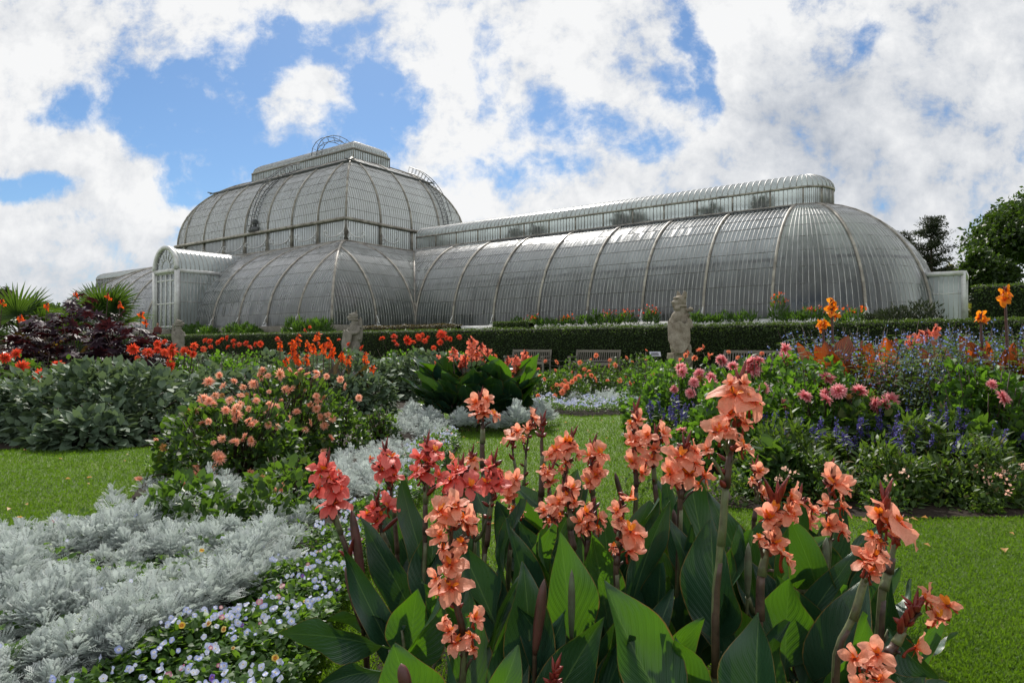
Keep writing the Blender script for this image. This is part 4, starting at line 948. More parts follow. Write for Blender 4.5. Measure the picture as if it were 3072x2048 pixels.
canna('lone tall brown canna stalk with a shut peach head before the mid clump', 'salmon', 2.7, [(1104, 912), (1108, 955), (1108, 1000), (1107, 1050), (1112, 1140)], [(1095, 925, 46, H_), (1118, 918, 38, H_), (1100, 945, 50, H_), (1112, 948, 36, H_), (1135, 950, 38, O_)], [], 0, rad=.012)
canna('small pale peach canna head half hidden behind coral flowers', 'salmon', 2.5, [(1083, 1045), (1086, 1080), (1088, 1150), (1090, 1260)], [(1085, 1055, 46, O_), (1045, 1052, 34, H_), (1092, 1075, 36, W_), (1075, 1085, 30, W_)], [], 1)
canna('rosy canna on a stalk of dark pods left of the bare stalk', 'coral_pink', 2.1, [(1135, 1058), (1136, 1110), (1125, 1170), (1120, 1230), (1110, 1320)], [(1125, 1070, 42, H_), (1120, 1105, 48, O_), (1140, 1110, 52, O_), (1150, 1078, 32, W_)], [], 8)
canna('peach canna with open flowers low beside the seed stalk', 'salmon', 2.2, [(1178, 1100), (1180, 1140), (1178, 1190), (1170, 1280)], [(1168, 1115, 50, O_), (1185, 1098, 38, H_), (1168, 1140, 44, O_), (1195, 1170, 44, W_), (1178, 1165, 36, W_)], [], 1)
canna('slim seed stalk canna with small peach flower at its tip', 'salmon', 2.7, [(1222, 958), (1212, 1010), (1205, 1080), (1196, 1180), (1190, 1260)], [(1228, 962, 44, H_), (1212, 985, 32, H_), (1200, 1003, 28, W_)], [], 10, rad=.007)
canna('canna with one round peach flower left of the slim seed stalk', 'salmon', 2.8, [(1178, 1000), (1178, 1040), (1186, 1090), (1198, 1160)], [(1172, 1000, 52, O_), (1188, 990, 34, H_)], [(1168, 1040, 18)], 0, rad=.008)
canna('bare grey brown canna stalk without petals against the lawn', 'salmon', 2.4, [(1246, 965), (1244, 1020), (1246, 1060), (1243, 1120), (1240, 1200)], [], [(1254, 958, 20)], 0, rad=.012)
canna('large peach canna in front with a long tattered flower column', 'salmon', 1.6, [(1035, 1150), (1038, 1210), (1032, 1280), (1040, 1360), (1062, 1450), (1062, 1560)], [(1010, 1170, 70, O_), (1050, 1160, 64, H_), (1075, 1195, 66, H_), (1015, 1225, 60, H_), (1065, 1240, 60, W_), (1040, 1185, 50, W_), (1090, 1210, 40, W_), (1020, 1255, 50, W_), (1035, 1290, 76, O_), (1005, 1320, 50, H_), (1040, 1340, 72, O_), (1010, 1350, 44, W_), (1090, 1410, 60, H_), (1035, 1440, 56, H_), (1050, 1465, 60, O_), (1085, 1450, 50, W_), (1025, 1415, 40, W_), (1090, 1480, 44, W_)], [], 8, wilt=3)
canna('peach canna with a dark spike rising right of its pale flowers', 'salmon', 2.3, [(1315, 1000), (1305, 1050), (1298, 1090), (1294, 1160)], [(1278, 1030, 50, O_), (1300, 1030, 48, O_), (1325, 1040, 36, H_), (1265, 1045, 36, H_), (1300, 1060, 36, W_), (1290, 1075, 32, W_)], [], 3, wilt=2)
canna('peach canna with small flowers tucked under a dark spike', 'salmon', 2.25, [(1265, 1080), (1262, 1110), (1260, 1160), (1262, 1240)], [(1255, 1085, 40, O_), (1262, 1105, 44, H_), (1248, 1070, 30, W_)], [], 1)
canna('peach canna with a clean four petalled flower and pods below', 'salmon', 2.1, [(1360, 1025), (1358, 1060), (1358, 1110), (1365, 1180), (1366, 1260)], [(1375, 1040, 60, O_), (1350, 1045, 40, H_), (1365, 1090, 56, H_), (1350, 1105, 46, O_), (1378, 1075, 34, W_)], [], 9)
canna('short peach canna leaning left before the lit leaves', 'salmon', 2.1, [(1268, 1155), (1268, 1190), (1262, 1240), (1255, 1310)], [(1250, 1170, 40, H_), (1270, 1160, 46, H_), (1262, 1195, 40, W_), (1285, 1180, 34, W_)], [], 3)
canna('peach canna with cupped orange flower beside a purple leaf sheath', 'salmon', 2.05, [(1300, 1120), (1306, 1150), (1310, 1220), (1312, 1300)], [(1285, 1150, 56, H_), (1312, 1118, 50, H_), (1318, 1150, 40, H_), (1300, 1135, 36, W_)], [], 0, rad=.012)
canna('peach canna with tattered pods between two larger heads', 'salmon', 1.95, [(1355, 1175), (1352, 1205), (1348, 1240), (1348, 1320)], [(1330, 1195, 46, H_), (1375, 1185, 46, H_), (1350, 1195, 36, W_), (1372, 1210, 36, W_), (1330, 1215, 32, W_)], [], 4, wilt=2)
canna('peach canna with a big drooping flower low on the right', 'salmon', 1.8, [(1420, 1165), (1422, 1200), (1418, 1260), (1415, 1340)], [(1443, 1215, 78, O_), (1440, 1258, 60, O_), (1415, 1170, 46, H_), (1405, 1250, 38, W_), (1425, 1190, 36, W_)], [], 8, wilt=1)
canna('peach canna topped by a red spear over stacked flowers', 'salmon', 2.3, [(1460, 940), (1458, 990), (1455, 1040), (1460, 1100), (1458, 1180)], [(1462, 965, 44, H_), (1448, 970, 34, W_), (1450, 1010, 52, O_), (1462, 1018, 48, O_), (1450, 1060, 44, O_), (1480, 1060, 46, O_), (1470, 1085, 40, H_), (1478, 1000, 34, W_)], [(1464, 942, 34)], 4)
canna('pinkish peach canna with flowers spreading sideways left of the tallest stalk', 'salmon', 2.2, [(1508, 990), (1504, 1030), (1500, 1080), (1508, 1160), (1512, 1240)], [(1520, 995, 46, H_), (1485, 1000, 48, H_), (1500, 1030, 44, H_), (1530, 1010, 34, W_), (1495, 1050, 38, O_)], [], 7)
canna('peach canna crowned by dark red pods beside the tallest stalk', 'salmon', 1.9, [(1575, 1020), (1572, 1060), (1565, 1110), (1560, 1200)], [(1560, 1045, 72, O_), (1592, 1060, 60, H_), (1575, 1085, 56, O_), (1535, 1085, 56, O_), (1612, 1092, 56, H_), (1590, 1030, 36, H_), (1548, 1105, 36, W_), (1600, 1110, 34, W_)], [(1582, 1020, 40)], 4)
FSC = .84
canna('tallest canna, huge salmon flowers rising before the pink dahlias', 'salmon', 1.5, [(1700, 872), (1698, 930), (1680, 1010), (1668, 1090), (1660, 1180), (1650, 1290), (1640, 1420)], [(1680, 905, 96, O_), (1722, 920, 92, O_), (1700, 880, 40, H_), (1672, 880, 40, H_), (1670, 950, 66, H_), (1640, 990, 84, O_), (1700, 970, 60, H_), (1700, 1020, 74, O_), (1660, 985, 56, H_), (1620, 1030, 50, H_)], [(1652, 1100, 10)], 7, green=True, rad=.0095)
FSC = 1.
canna('small red veined canna head beyond the tallest stalk', 'salmon', 2.4, [(1735, 1072), (1738, 1110), (1735, 1160), (1730, 1230)], [(1738, 1080, 40, H_), (1722, 1100, 34, W_), (1745, 1130, 36, H_)], [], 3)
canna('salmon canna with a fan of maroon buds right of the tallest', 'salmon', 1.55, [(1790, 1130), (1775, 1190), (1758, 1260), (1745, 1330), (1742, 1420), (1740, 1510)], [(1808, 1140, 70, H_), (1800, 1170, 66, H_), (1755, 1185, 62, H_), (1770, 1200, 50, W_), (1790, 1265, 84, O_), (1768, 1240, 64, H_), (1738, 1230, 40, W_), (1815, 1180, 44, W_)], [(1752, 1092, 60), (1806, 1100, 60), (1795, 1110, 60), (1782, 1125, 50)], 2, rad=.0115, wilt=2)
canna('salmon canna with upright narrow petals behind the maroon buds', 'salmon', 2.1, [(1835, 1140), (1838, 1175), (1838, 1215), (1835, 1290)], [(1858, 1165, 46, H_), (1835, 1160, 40, W_), (1845, 1195, 56, H_), (1830, 1205, 46, O_)], [], 1)
canna('pale salmon canna with star flower and yellow throat near the bed edge', 'salmon', 2.0, [(1905, 1085), (1905, 1130), (1900, 1180), (1902, 1260)], [(1908, 1108, 68, O_), (1930, 1120, 46, H_), (1890, 1155, 38, H_), (1925, 1160, 50, H_), (1895, 1205, 56, H_), (1925, 1215, 50, H_), (1910, 1190, 40, W_)], [], 2)
canna('rightmost upright canna with a broad salmon flower on its side', 'salmon', 1.5, [(2032, 1140), (2025, 1200), (2010, 1260), (1980, 1340), (1955, 1420), (1915, 1530)], [(2050, 1195, 100, O_), (2028, 1200, 70, O_), (1992, 1225, 50, W_), (1975, 1280, 76, H_), (2000, 1270, 64, O_), (1985, 1305, 60, H_), (2010, 1240, 44, W_)], [(2016, 1170, 50), (2045, 1140, 50), (2036, 1135, 50)], 2, green=True, rad=.0095, wilt=1)
canna('green canna stalk leaning right under the broad salmon flower', 'salmon', 1.65, [(2058, 1215), (2050, 1260), (2035, 1320), (2020, 1400)], [], [], 0, green=True, rad=.012)
canna('low canna leaning over the right lawn with a maroon bud cone', 'salmon', 1.4, [(2105, 1385), (2080, 1430), (2050, 1480), (2030, 1540)], [(2115, 1370, 62, H_), (2085, 1475, 70, H_), (2000, 1490, 72, H_), (1950, 1500, 66, H_), (1985, 1515, 56, W_), (2000, 1550, 70, O_), (1965, 1560, 60, H_)], [(2092, 1385, 44), (2080, 1395, 44), (2070, 1410, 44)], 2, rad=.0105, wilt=2)
canna('spent canna head of dark pods at the bottom edge', 'salmon', 1.5, [(1275, 1535), (1272, 1580), (1270, 1640)], [], [(1290, 1528, 30), (1262, 1540, 30)], 6)
# rolled leaf spears and their stalks
def spear(label, d, tip, low, w, green=False):
    t, l = D2(*tip, d), D2(*low, d); b = np.array([l[0] * .98, d + .04, 0]); rt = thing('canna_shoot', label, 'canna shoot', tuple(b), 'rolled canna shoots in the front clump')
    q = MB(); k = np.linspace(0, 1, 12); ww = w / 1532.7 * d / 2; tube(q, spline([t, t + (l - t) * .5, l], 12), ww * np.clip(np.sin(np.pi * k ** .75 * .9) ** .7, .06, 1), 8); q.build('rolled_leaf', M['spear_green' if green else 'spear'], rt)
    q = MB(); tube(q, [l + (t - l) * .12, l, b], ww * .42, 7); q.build('stalk', M['canna_stem_green' if green else 'canna_stem'], rt); PLANTS.append((rt, np.array([l, b])))
for a in (('tall maroon canna shoot at the left of the clump', 2.0, (808, 1168), (836, 1348), 22), ('short maroon canna shoot left of the tall one', 1.95, (794, 1300), (834, 1440), 20), ('pinkish grey canna shoot standing before the big lit leaf', 1.6, (1250, 1328), (1228, 1500), 25),
          ('thin grey canna shoot in the shade of the lit leaf', 1.68, (1313, 1306), (1312, 1470), 17, True), ('maroon canna shoot in front of a blue green leaf', 2.0, (1546, 1168), (1560, 1270), 17), ('dark canna shoot with a curled tip among peach heads', 2.2, (1412, 1084), (1432, 1160), 13),
          ('slender green canna shoot near the right edge', 1.9, (1897, 1232), (1889, 1345), 20, True), ('pale green canna shoot right of the tallest stalk', 1.8, (1718, 1245), (1716, 1370), 18, True), ('grey canna sheath low among the front leaves', 1.45, (922, 1520), (940, 1600), 30)): spear(*a)
# big leaves: base, tip, width (2352-wide view), depth base/tip, roll about the axis in degrees, bend, fold
LEAVES = [((905, 1490), (625, 1453), 105, 1.72, 1.9, -38, .06, .1), ((930, 1445), (740, 1425), 70, 1.85, 2.0, -60, .12, .1), ((900, 1560), (1016, 1343), 92, 1.75, 1.78, 25, -.12, .5), ((940, 1530), (958, 1352), 120, 1.85, 1.85, 5, .1, .15),
          ((985, 1440), (1000, 1195), 120, 2.05, 2.15, 15, .05, .2), ((1165, 1500), (1056, 1248), 112, 1.9, 1.95, -12, .06, .25), ((1120, 1540), (1200, 1318), 66, 1.7, 1.75, 40, .1, .5), ((1150, 1480), (1150, 1215), 34, 1.9, 1.95, 62, .05, .4),
          ((1325, 1520), (1287, 1220), 122, 1.72, 1.75, 8, .05, .3), ((1262, 1450), (1240, 1222), 66, 1.95, 1.95, -28, .04, .4), ((1400, 1470), (1358, 1224), 105, 1.85, 1.85, -8, .12, .25), ((1590, 1720), (1384, 1322), 178, 1.42, 1.5, 30, .08, .35),
          ((1655, 1500), (1632, 1192), 152, 1.75, 1.78, -16, -.05, .22), ((1562, 1330), (1552, 1138), 68, 2.1, 2.1, 10, .05, .3), ((1800, 1560), (1812, 1326), 140, 1.75, 1.75, 4, .12, .15), ((1740, 1690), (1742, 1404), 140, 1.42, 1.45, -22, -.05, .4),
          ((1890, 1660), (1988, 1320), 132, 1.68, 1.72, -25, -.04, .35), ((2030, 1520), (2198, 1452), 56, 1.75, 1.85, -55, .1, .2), ((2035, 1440), (2152, 1556), 90, 1.65, 1.55, 20, -.2, .3), ((2060, 1560), (2250, 1572), 56, 1.6, 1.75, -55, .15, .2),
          ((990, 1700), (905, 1478), 165, 1.5, 1.52, 8, .12, .1), ((900, 1540), (725, 1578), 62, 1.65, 1.7, -60, .12, .2), ((1035, 1650), (1028, 1500), 30, 1.5, 1.5, 50, 0, .3), ((1120, 1640), (1190, 1478), 74, 1.48, 1.5, 15, -.15, .3),
          ((1225, 1640), (1202, 1290), 118, 1.62, 1.65, -14, .04, .35), ((1255, 1340), (1140, 1150), 110, 2.3, 2.35, 5, .1, .2), ((1120, 1190), (1078, 1082), 62, 2.45, 2.5, 10, .1, .2), ((1575, 1390), (1442, 1222), 84, 2.05, 2.15, -30, .08, .25),
          ((1915, 1370), (1848, 1202), 96, 2.0, 2.05, 10, .06, .2), ((1800, 1340), (1905, 1232), 48, 1.9, 1.95, -45, -.1, .5), ((1735, 1400), (1692, 1205), 60, 1.85, 1.9, -35, .05, .3), ((2050, 1440), (2092, 1328), 46, 1.8, 1.9, -58, .12, .3),
          ((1285, 1200), (1328, 1076), 58, 2.35, 2.4, -10, -.1, .3), ((1250, 1170), (1178, 1108), 36, 2.4, 2.45, 30, .05, .3), ((1480, 1440), (1535, 1318), 70, 2.0, 2.0, 20, .1, .3), ((1960, 1420), (2015, 1250), 70, 1.95, 2.0, 12, .1, .25), ((1440, 1400), (1478, 1230), 60, 2.1, 2.15, 25, .1, .3)]
def add_leaf(i, base, tip, w, roll, bend, fold, seed, ruff=.034, rnd=None):
    mid = (base + tip) / 2; c = nrm(np.array([0, 0, EYE]) - mid); a = nrm(tip - base); n = nrm(c - a * (c @ a)); s = np.cross(a, n); r = math.radians(roll)
    face = n * math.cos(r) + s * math.sin(r)
    pl = min(PLANTS, key=lambda p: np.linalg.norm(p[1][-1][:2] - np.array([base[0], base[1]])))
    rt, sp = pl; q = MB(); ribbon_leaf(q, base, tip, w, face, bend, fold, ruff, seed, twist=.55 * math.sin(seed * 2.3), rnd=rnd)
    st = sp[int(np.argmin(np.abs(sp[:, 2] - base[2] * .75)))]; g = np.linalg.norm((st - base)[:2])
    if g < .13: tube(q, spline([base + (tip - base) * .03, base * .6 + st * .4 - np.array([0, 0, .02]), st], 6), [.004, .007, .008, .008, .008, .008], 5, 1)
    else: tube(q, spline([base + (tip - base) * .03, base + (st - base) * .05 - np.array([0, 0, base[2] * .5]), base + (st - base) * .08 * np.array([1, 1, 0]) - np.array([0, 0, base[2]])], 6), [.004, .006, .007, .008, .009, .010], 5, 1)
    q.build('leaf', [M['canna_leaf'], M['canna_stem_green']], rt)
for i, (b, t, w, d0, d1, roll, bend, fold) in enumerate(LEAVES):
    add_leaf(i, D2(*b, d0), D2(*t, d1), w / 1532.7 * d0 * .98, float(np.clip(roll * 1.3, -46, 50)), bend * 1.4, fold * 1.35 + .08, i, rnd=.95 if i in (2, 3, 8, 9, 10, 11, 14, 20, 23, 29, 34) else .55 * R.random())  # listed leaves get high rnd: sunlit look put into their colour and translucency
for k in range(84):                        # lower leaves filling the shade of the clump
    d = R.uniform(1.55, 2.5); x0 = R.uniform(-.40, 1.12) * (d / 2.2) + .06; h = R.uniform(.28, .52); a = R.uniform(0, 6.28); ln = R.uniform(.12, .26)
    base = np.array([x0, d, R.uniform(.04, .16)]); tip = base + np.array([ln * math.cos(a), ln * math.sin(a) * .6, h])
    if d < 1.8: tip[2] = min(tip[2], .42)
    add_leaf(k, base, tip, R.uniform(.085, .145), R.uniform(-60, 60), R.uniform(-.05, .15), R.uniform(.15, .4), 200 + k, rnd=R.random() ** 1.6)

# ================================================================== OTHER CANNA GROUPS
def canna_auto(name, label, group, col, leafm, x, ytop, ybot, d, base, nf, size, nleaf=3, leafh=.5, leafw=.12, stem='canna_stem', hw=.4, rad=.008, upright=False):
    top, bot = at(x, ytop, d), at(x, ybot, d); b = np.array([base[0], base[1], 0.]); rt = thing(name, label, 'canna', tuple(b), group)
    q = MB(); sp = spline([top, bot, (bot * .5 + b * .5) + np.array([0, 0, .03]), b], 12); tube(q, sp, rad * np.linspace(.6, 1.2, 12), 6); q.build('stalk', M[stem], rt)
    fl = cflowers(col)
    for k in range(nf):
        t = (k + .3) / nf; a = k * 2.4 + R.random(); p = top + (bot - top) * t + np.array([math.cos(a), math.sin(a), 0]) * size * hw * (.4 + .6 * t)
        f = nrm(np.array([math.cos(a), math.sin(a), R.uniform(.1, .7)])); form = ['open', 'half', 'half', 'wilt'][int(R.integers(4))]
        put('flower', fl[form][R.integers(len(fl[form]))], rt, p, face_rot(f, R.uniform(0, 6)), size * R.uniform(.8, 1.15))
    if nf:
        q = MB()
        for k in range(5): spindle(q, top - np.array([0, 0, .01 * k]), np.array([math.cos(k * 2.4) * .4, math.sin(k * 2.4) * .4, 1.]), .05, .006)
        q.build('bud_cluster', M['bud'], rt)
    for k in range(nleaf):
        a = R.uniform(0, 6.28); q = MB(); z0 = R.uniform(.05, leafh * .55); ln = R.uniform(.18, .36) * leafh * 2; bs = b + np.array([0, 0, z0]); tip = bs + np.array([ln * math.cos(a), ln * math.sin(a), leafh * R.uniform(.35, .75)])
        fc = nrm(np.array([-math.cos(a) * .5, -math.sin(a) * .5, .8]) + R.normal(size=3) * .3)
        if upright:
            bs = b + np.array([R.normal() * .12, R.normal() * .10, leafh * R.uniform(.42, .62)]); tip = bs + np.array([R.normal() * .20, R.normal() * .1, leafh * R.uniform(.34, .52)]); fc = nrm(np.array([R.normal() * .7, -1, .15]))
        ribbon_leaf(q, bs, tip, leafw * R.uniform(.8, 1.3), fc, R.uniform(-.15, .05), R.uniform(.1, .3), .03, int(R.integers(9999)), 0, 10, 6)
        q.build('leaf', M[leafm], rt)
    return rt
c5 = crop(1300, 950, 3.618)
G = 'salmon cannas in the round clump in the mid lawn'
for i, (x, y0, y1, nf) in enumerate([(40, 455, 590, 7), (130, 455, 560, 6), (220, 360, 480, 7), (310, 490, 560, 5), (415, 250, 470, 10), (525, 310, 540, 9), (590, 365, 420, 4), (655, 420, 610, 8), (800, 470, 520, 4), (895, 450, 605, 8), (1000, 385, 470, 6), (815, 630, 745, 6), (350, 430, 520, 5), (470, 380, 480, 5)]):
    px, p0 = c5(x, y0); _, p1 = c5(x, y1); d = 8.95 + R.uniform(-.35, .35); a = R.uniform(0, 6.28)
    xx = (px - 1536) / F * d
    canna_auto('canna', 'salmon canna in the round mid lawn clump ringed by silver foliage', G, 'salmon_far', 'canna_leaf', px, p0, p1, d, (xx * .8 + MIDC[0] * .2, d), nf, .105, 9, .80, .36)
for k in range(12):                        # flowerless canna stems skirting the clump
    a = k / 12 * 6.28; b = (MIDC[0] + .5 * math.cos(a), MIDC[1] + .42 * math.sin(a)); p = at(0, 0, 1); rt = thing('canna', 'leafy salmon canna without flowers skirting the round mid lawn clump', 'canna', (b[0], b[1], 0), 'leafy cannas skirting the mid lawn clump')
    for j in range(6):
        a2 = a + R.normal() * .6; q = MB(); bs = np.array([b[0], b[1], R.uniform(.08, .32)]); tip = bs + np.array([math.cos(a2) * R.uniform(.15, .5), math.sin(a2) * R.uniform(.15, .45), R.uniform(.02, .38)])
        ribbon_leaf(q, bs, tip, R.uniform(.24, .36), nrm(np.array([-math.cos(a2) * .4, -math.sin(a2) * .4, .9])), R.uniform(-.25, 0), .2, .03, int(R.integers(9999)), 0, 10, 6); q.build('leaf', M['canna_leaf'], rt)
    q = MB(); tube(q, [(b[0], b[1], 0), (b[0], b[1], .4)], .012, 6); q.build('stalk', M['canna_stem'], rt)
c6 = crop(800, 900, 2.613); G = 'orange red cannas among the sage mounds'
for (x, y) in [(105, 355), (245, 310), (395, 300), (205, 360), (205, 430), (320, 370), (365, 390), (445, 390), (510, 425), (590, 450), (640, 480), (235, 470), (310, 470), (150, 500), (770, 455), (825, 560), (490, 350)]:
    px, py = c6(x, y - 35); _, p1 = c6(x, y + 45); d = 11.0 + R.uniform(-.6, .6); canna_auto('canna', 'orange red canna with dark leaves among the sage mounds', G, 'orange_red', 'canna_leaf_dark', px, py, p1, d, ((px - 1536) / F * d, d), 6, .095, 4, .7, .13)
c7 = crop(2200, 480, 2.4495); G = 'orange cannas with bronze leaves in the right bed'
for lab, x, y0, y1, d, nf, sz, nl in (('orange canna with two blooms, left of the bronze leaf group', 725, 1035, 1160, 6.5, 6, .10, 12), ('short orange canna close to the two bloom stalk', 660, 1195, 1250, 6.6, 4, .10, 4), ('orange canna with one bloom amid blue salvia', 1820, 1140, 1200, 6.8, 3, .095, 5), ('tallest orange canna on thick red stalks at far right', 2000, 950, 1040, 6.6, 5, .10, 5), ('bronze leaved canna without a bloom between salvias', 1170, 1370, 1400, 7.2, 0, .1, 6), ('bronze leaved canna half sunk in blue salvia', 1500, 1400, 1420, 6.8, 0, .1, 5)):
    px, p0 = c7(x, y0); _, p1 = c7(x, y1); canna_auto('canna', lab, G, 'orange', 'bronze_leaf', px, p0, p1, d, ((px - 1536) / F * d + .05, d), nf, sz, nl, 1.08, .25, 'spear', .3, .014, True)
for x, y, d in ((1380, 1300, 7.4), (1490, 1255, 7.6), (1310, 1330, 7.3), (1420, 1290, 7.6)):
    px, p0 = c7(x, y - 25); canna_auto('canna', 'pale salmon canna behind the blue salvia in the right bed', 'salmon cannas behind the blue salvia', 'salmon_far', 'canna_leaf', px, p0, p0 + 28, d, ((px - 1536) / F * d, d), 5, .09, 3, .7, .12)
c8 = crop(0, 820, 4.127)
for x, y in ((1330, 285), (1480, 390), (575, 410), (935, 265), (1745, 515), (1800, 615), (20, 360), (250, 560)):
    px, p0 = c8(x, y - 25); _, p1 = c8(x, y + 45); d = R.uniform(10.8, 11.6); canna_auto('canna', 'dark leaved canna with small orange flowers around the purple castor plants', 'dark leaved cannas on the left', 'orange_red', 'canna_leaf_dark', px, p0, p1, d, ((px - 1536) / F * d - .15, d), 4, .08, 6, 1.3 if x < 1300 else .85, .26 if x < 1300 else .18)

# ================================================================== DAHLIAS
def bl(lst, cr, scale, dfun):
    o = []
    for x, y, dm, *w in lst:
        px, py = cr(x, y); d = dfun(x, y) + R.uniform(-.12, .12); p = at(px, py, d); p[2] = max(p[2], .08); o.append((p, dm / scale / F * d * 1.15, bool(w)))
    return o
cA = crop(420, 1050, 3.135)
peach = [(650, 300, 115), (705, 420, 90), (600, 460, 100), (655, 480, 90), (600, 520, 70), (885, 290, 70), (975, 340, 80), (1070, 320, 90), (950, 425, 70), (1135, 245, 100), (1155, 190, 80), (1205, 240, 70), (1310, 230, 120), (1410, 205, 90), (1470, 220, 60), (1510, 185, 60), (1570, 225, 70), (1660, 215, 80), (1755, 245, 60), (1885, 275, 70), (1935, 340, 70), (1490, 285, 75), (1415, 375, 110), (1660, 430, 70), (1665, 470, 60), (2060, 450, 70), (895, 570, 120), (930, 610, 90), (1200, 570, 80), (1265, 585, 70), (1475, 580, 80), (1660, 550, 80), (1690, 625, 80), (1765, 605, 70), (1810, 640, 80), (585, 685, 70), (645, 670, 65), (530, 570, 90), (450, 560, 70, 1), (1080, 690, 90), (1210, 700, 70), (1050, 835, 75), (160, 840, 70), (230, 910, 90, 1), (760, 1025, 110), (540, 1140, 120), (525, 1210, 160), (410, 1180, 90), (410, 1270, 110), (700, 1200, 120), (1035, 1140, 80), (1140, 1190, 75, 1), (310, 1335, 65), (155, 1445, 110), (1290, 1330, 65), (740, 1430, 80), (1320, 1495, 110), (1795, 825, 80), (1720, 950, 85), (815, 1220, 70, 1), (1010, 420, 60, 1), (780, 420, 60, 1), (1330, 470, 50), (1090, 430, 50), (1215, 390, 45), (-10, 1210, 80), (1555, 375, 40, 1), (690, 1380, 60, 1)]
peach += [(R.uniform(600, 1750), R.uniform(190, 760), R.uniform(55, 90)) for _ in range(26)] + [(R.uniform(350, 1100), R.uniform(760, 1300), R.uniform(55, 95)) for _ in range(14)]
PG = 'peach dahlias in the front left bed'
dahlia_bed([((-2.15, 5.15), .57, .68, 1350, 'peach dahlia nearest the silver foliage, low clustered blooms in front', PG, 'dahlia_leaf', 'peach', .085), ((-2.12, 6.2), .54, .82, 1300, 'tallest peach dahlia at the back of the front bed', PG, 'dahlia_leaf', 'peach', .085), ((-1.78, 6.75), .32, .58, 500, 'peach dahlia on the right end beside the sage mound', PG, 'dahlia_leaf', 'peach', .08), ((-1.45, 7.3), .2, .34, 200, 'small peach dahlia at the lawn side of the bed', PG, 'dahlia_leaf', 'peach', .08), ((-1.45, 4.35), .28, .32, 300, 'sparse low peach dahlia rooted among silver foliage', PG, 'dahlia_leaf', 'peach', .08)],
           bl(peach, cA, 3.135, lambda x, y: 6.45 - (y / 1568) * 2.25 if y < 1250 else 4.55))
cC = crop(1300, 950, 3.618)
cen = [(1215, 480, 50), (1340, 490, 60), (1140, 570, 45), (1160, 640, 50), (1205, 675, 50), (1765, 420, 60), (1710, 465, 35), (1590, 495, 55), (1915, 470, 45), (1900, 530, 55), (1975, 525, 65), (1640, 570, 55), (1690, 590, 55), (1715, 635, 60), (1650, 635, 45), (1580, 650, 65), (1540, 670, 55), (1505, 705, 60), (1755, 685, 75), (1430, 690, 50), (1400, 740, 80), (1340, 735, 45), (1445, 760, 70), (1300, 770, 70), (1400, 815, 75), (1315, 860, 60), (1135, 860, 55), (1890, 690, 50), (2025, 690, 60), (2085, 645, 40), (2135, 720, 60), (2185, 725, 55), (2310, 445, 55), (2310, 365, 40), (2095, 445, 50), (2160, 485, 40), (1325, 580, 40), (1505, 600, 35), (1460, 720, 45)]
PG = 'peach dahlias in the centre bed'
dahlia_bed([((.75, 12.3), .75, .62, 1300, 'peach dahlia with a dense bloom cluster, front of the centre bed', PG, 'dahlia_leaf', 'peach_deep', .08), ((1.5, 13.4), .8, .78, 1400, 'peach dahlia before the right bench, middle of the centre bed', PG, 'dahlia_leaf', 'peach_deep', .08), ((2.6, 13.8), .85, .85, 1500, 'tall sparse peach dahlia left of the stone beast', PG, 'dahlia_leaf', 'peach_deep', .08), ((.1, 13.2), .6, .58, 1000, 'low peach dahlia behind the mid lawn canna clump', PG, 'dahlia_leaf', 'peach_deep', .08)], bl(cen, cC, 3.618, lambda x, y: 14.2 - (y - 400) / 450 * 2.6))
cR = crop(0, 780, 2.529)
red1 = [(40, 740, 80), (125, 710, 80), (170, 805, 95), (440, 790, 90), (315, 870, 95), (115, 950, 90), (20, 720, 50)]
red2 = [(1010, 675, 80), (1040, 740, 50), (1125, 700, 90), (1195, 635, 65), (1195, 680, 55), (1250, 620, 45), (1300, 690, 110), (1310, 660, 70), (1295, 770, 70), (1300, 805, 80), (1400, 690, 75), (1470, 645, 70), (1465, 715, 60), (1545, 670, 60), (1430, 700, 50), (1250, 700, 60)]
dahlia_bed([((-6.35, 8.9), .85, .95, 1500, 'red dahlia at the far left edge with widely spaced blooms', 'red dahlias on the left', 'dahlia_leaf', 'red', .09), ((-5.55, 9.0), .6, .78, 900, 'red dahlia between the big sage mound and castor plant', 'red dahlias on the left', 'dahlia_leaf', 'red', .09)], bl(red1, cR, 2.529, lambda x, y: 8.3))
dahlia_bed([((-4.75, 9.6), .5, .92, 800, 'deep red dahlia just right of the purple castor leaves', 'red dahlias behind the big sage mound', 'dahlia_leaf_bright', 'red', .09), ((-4.15, 9.7), .6, .95, 900, 'red dahlia with stacked blooms between two sage mounds', 'red dahlias behind the big sage mound', 'dahlia_leaf_bright', 'red', .09)], bl(red2, cR, 2.529, lambda x, y: 9.2))
far = [(905, 300, 50), (1000, 285, 55), (1000, 325, 45), (1020, 350, 40), (1105, 315, 75), (1190, 290, 65), (1240, 320, 45), (1265, 295, 40), (1370, 270, 75), (1360, 250, 45), (1405, 295, 55), (1440, 305, 40), (1510, 290, 42), (1310, 375, 45), (1360, 330, 50), (1150, 330, 40), (1225, 270, 45)]
dahlia_bed([((-2.4, 14.8), .8, .98, 900, 'red dahlia left of centre in front of the hedge', 'red dahlias before the hedge', 'dahlia_leaf_bright', 'red', .09), ((-1.1, 14.9), .9, 1.0, 900, 'red dahlia with a high bloom cluster beside the left bench', 'red dahlias before the hedge', 'dahlia_leaf_bright', 'red', .09)], bl(far, c6, 2.613, lambda x, y: 14.3))
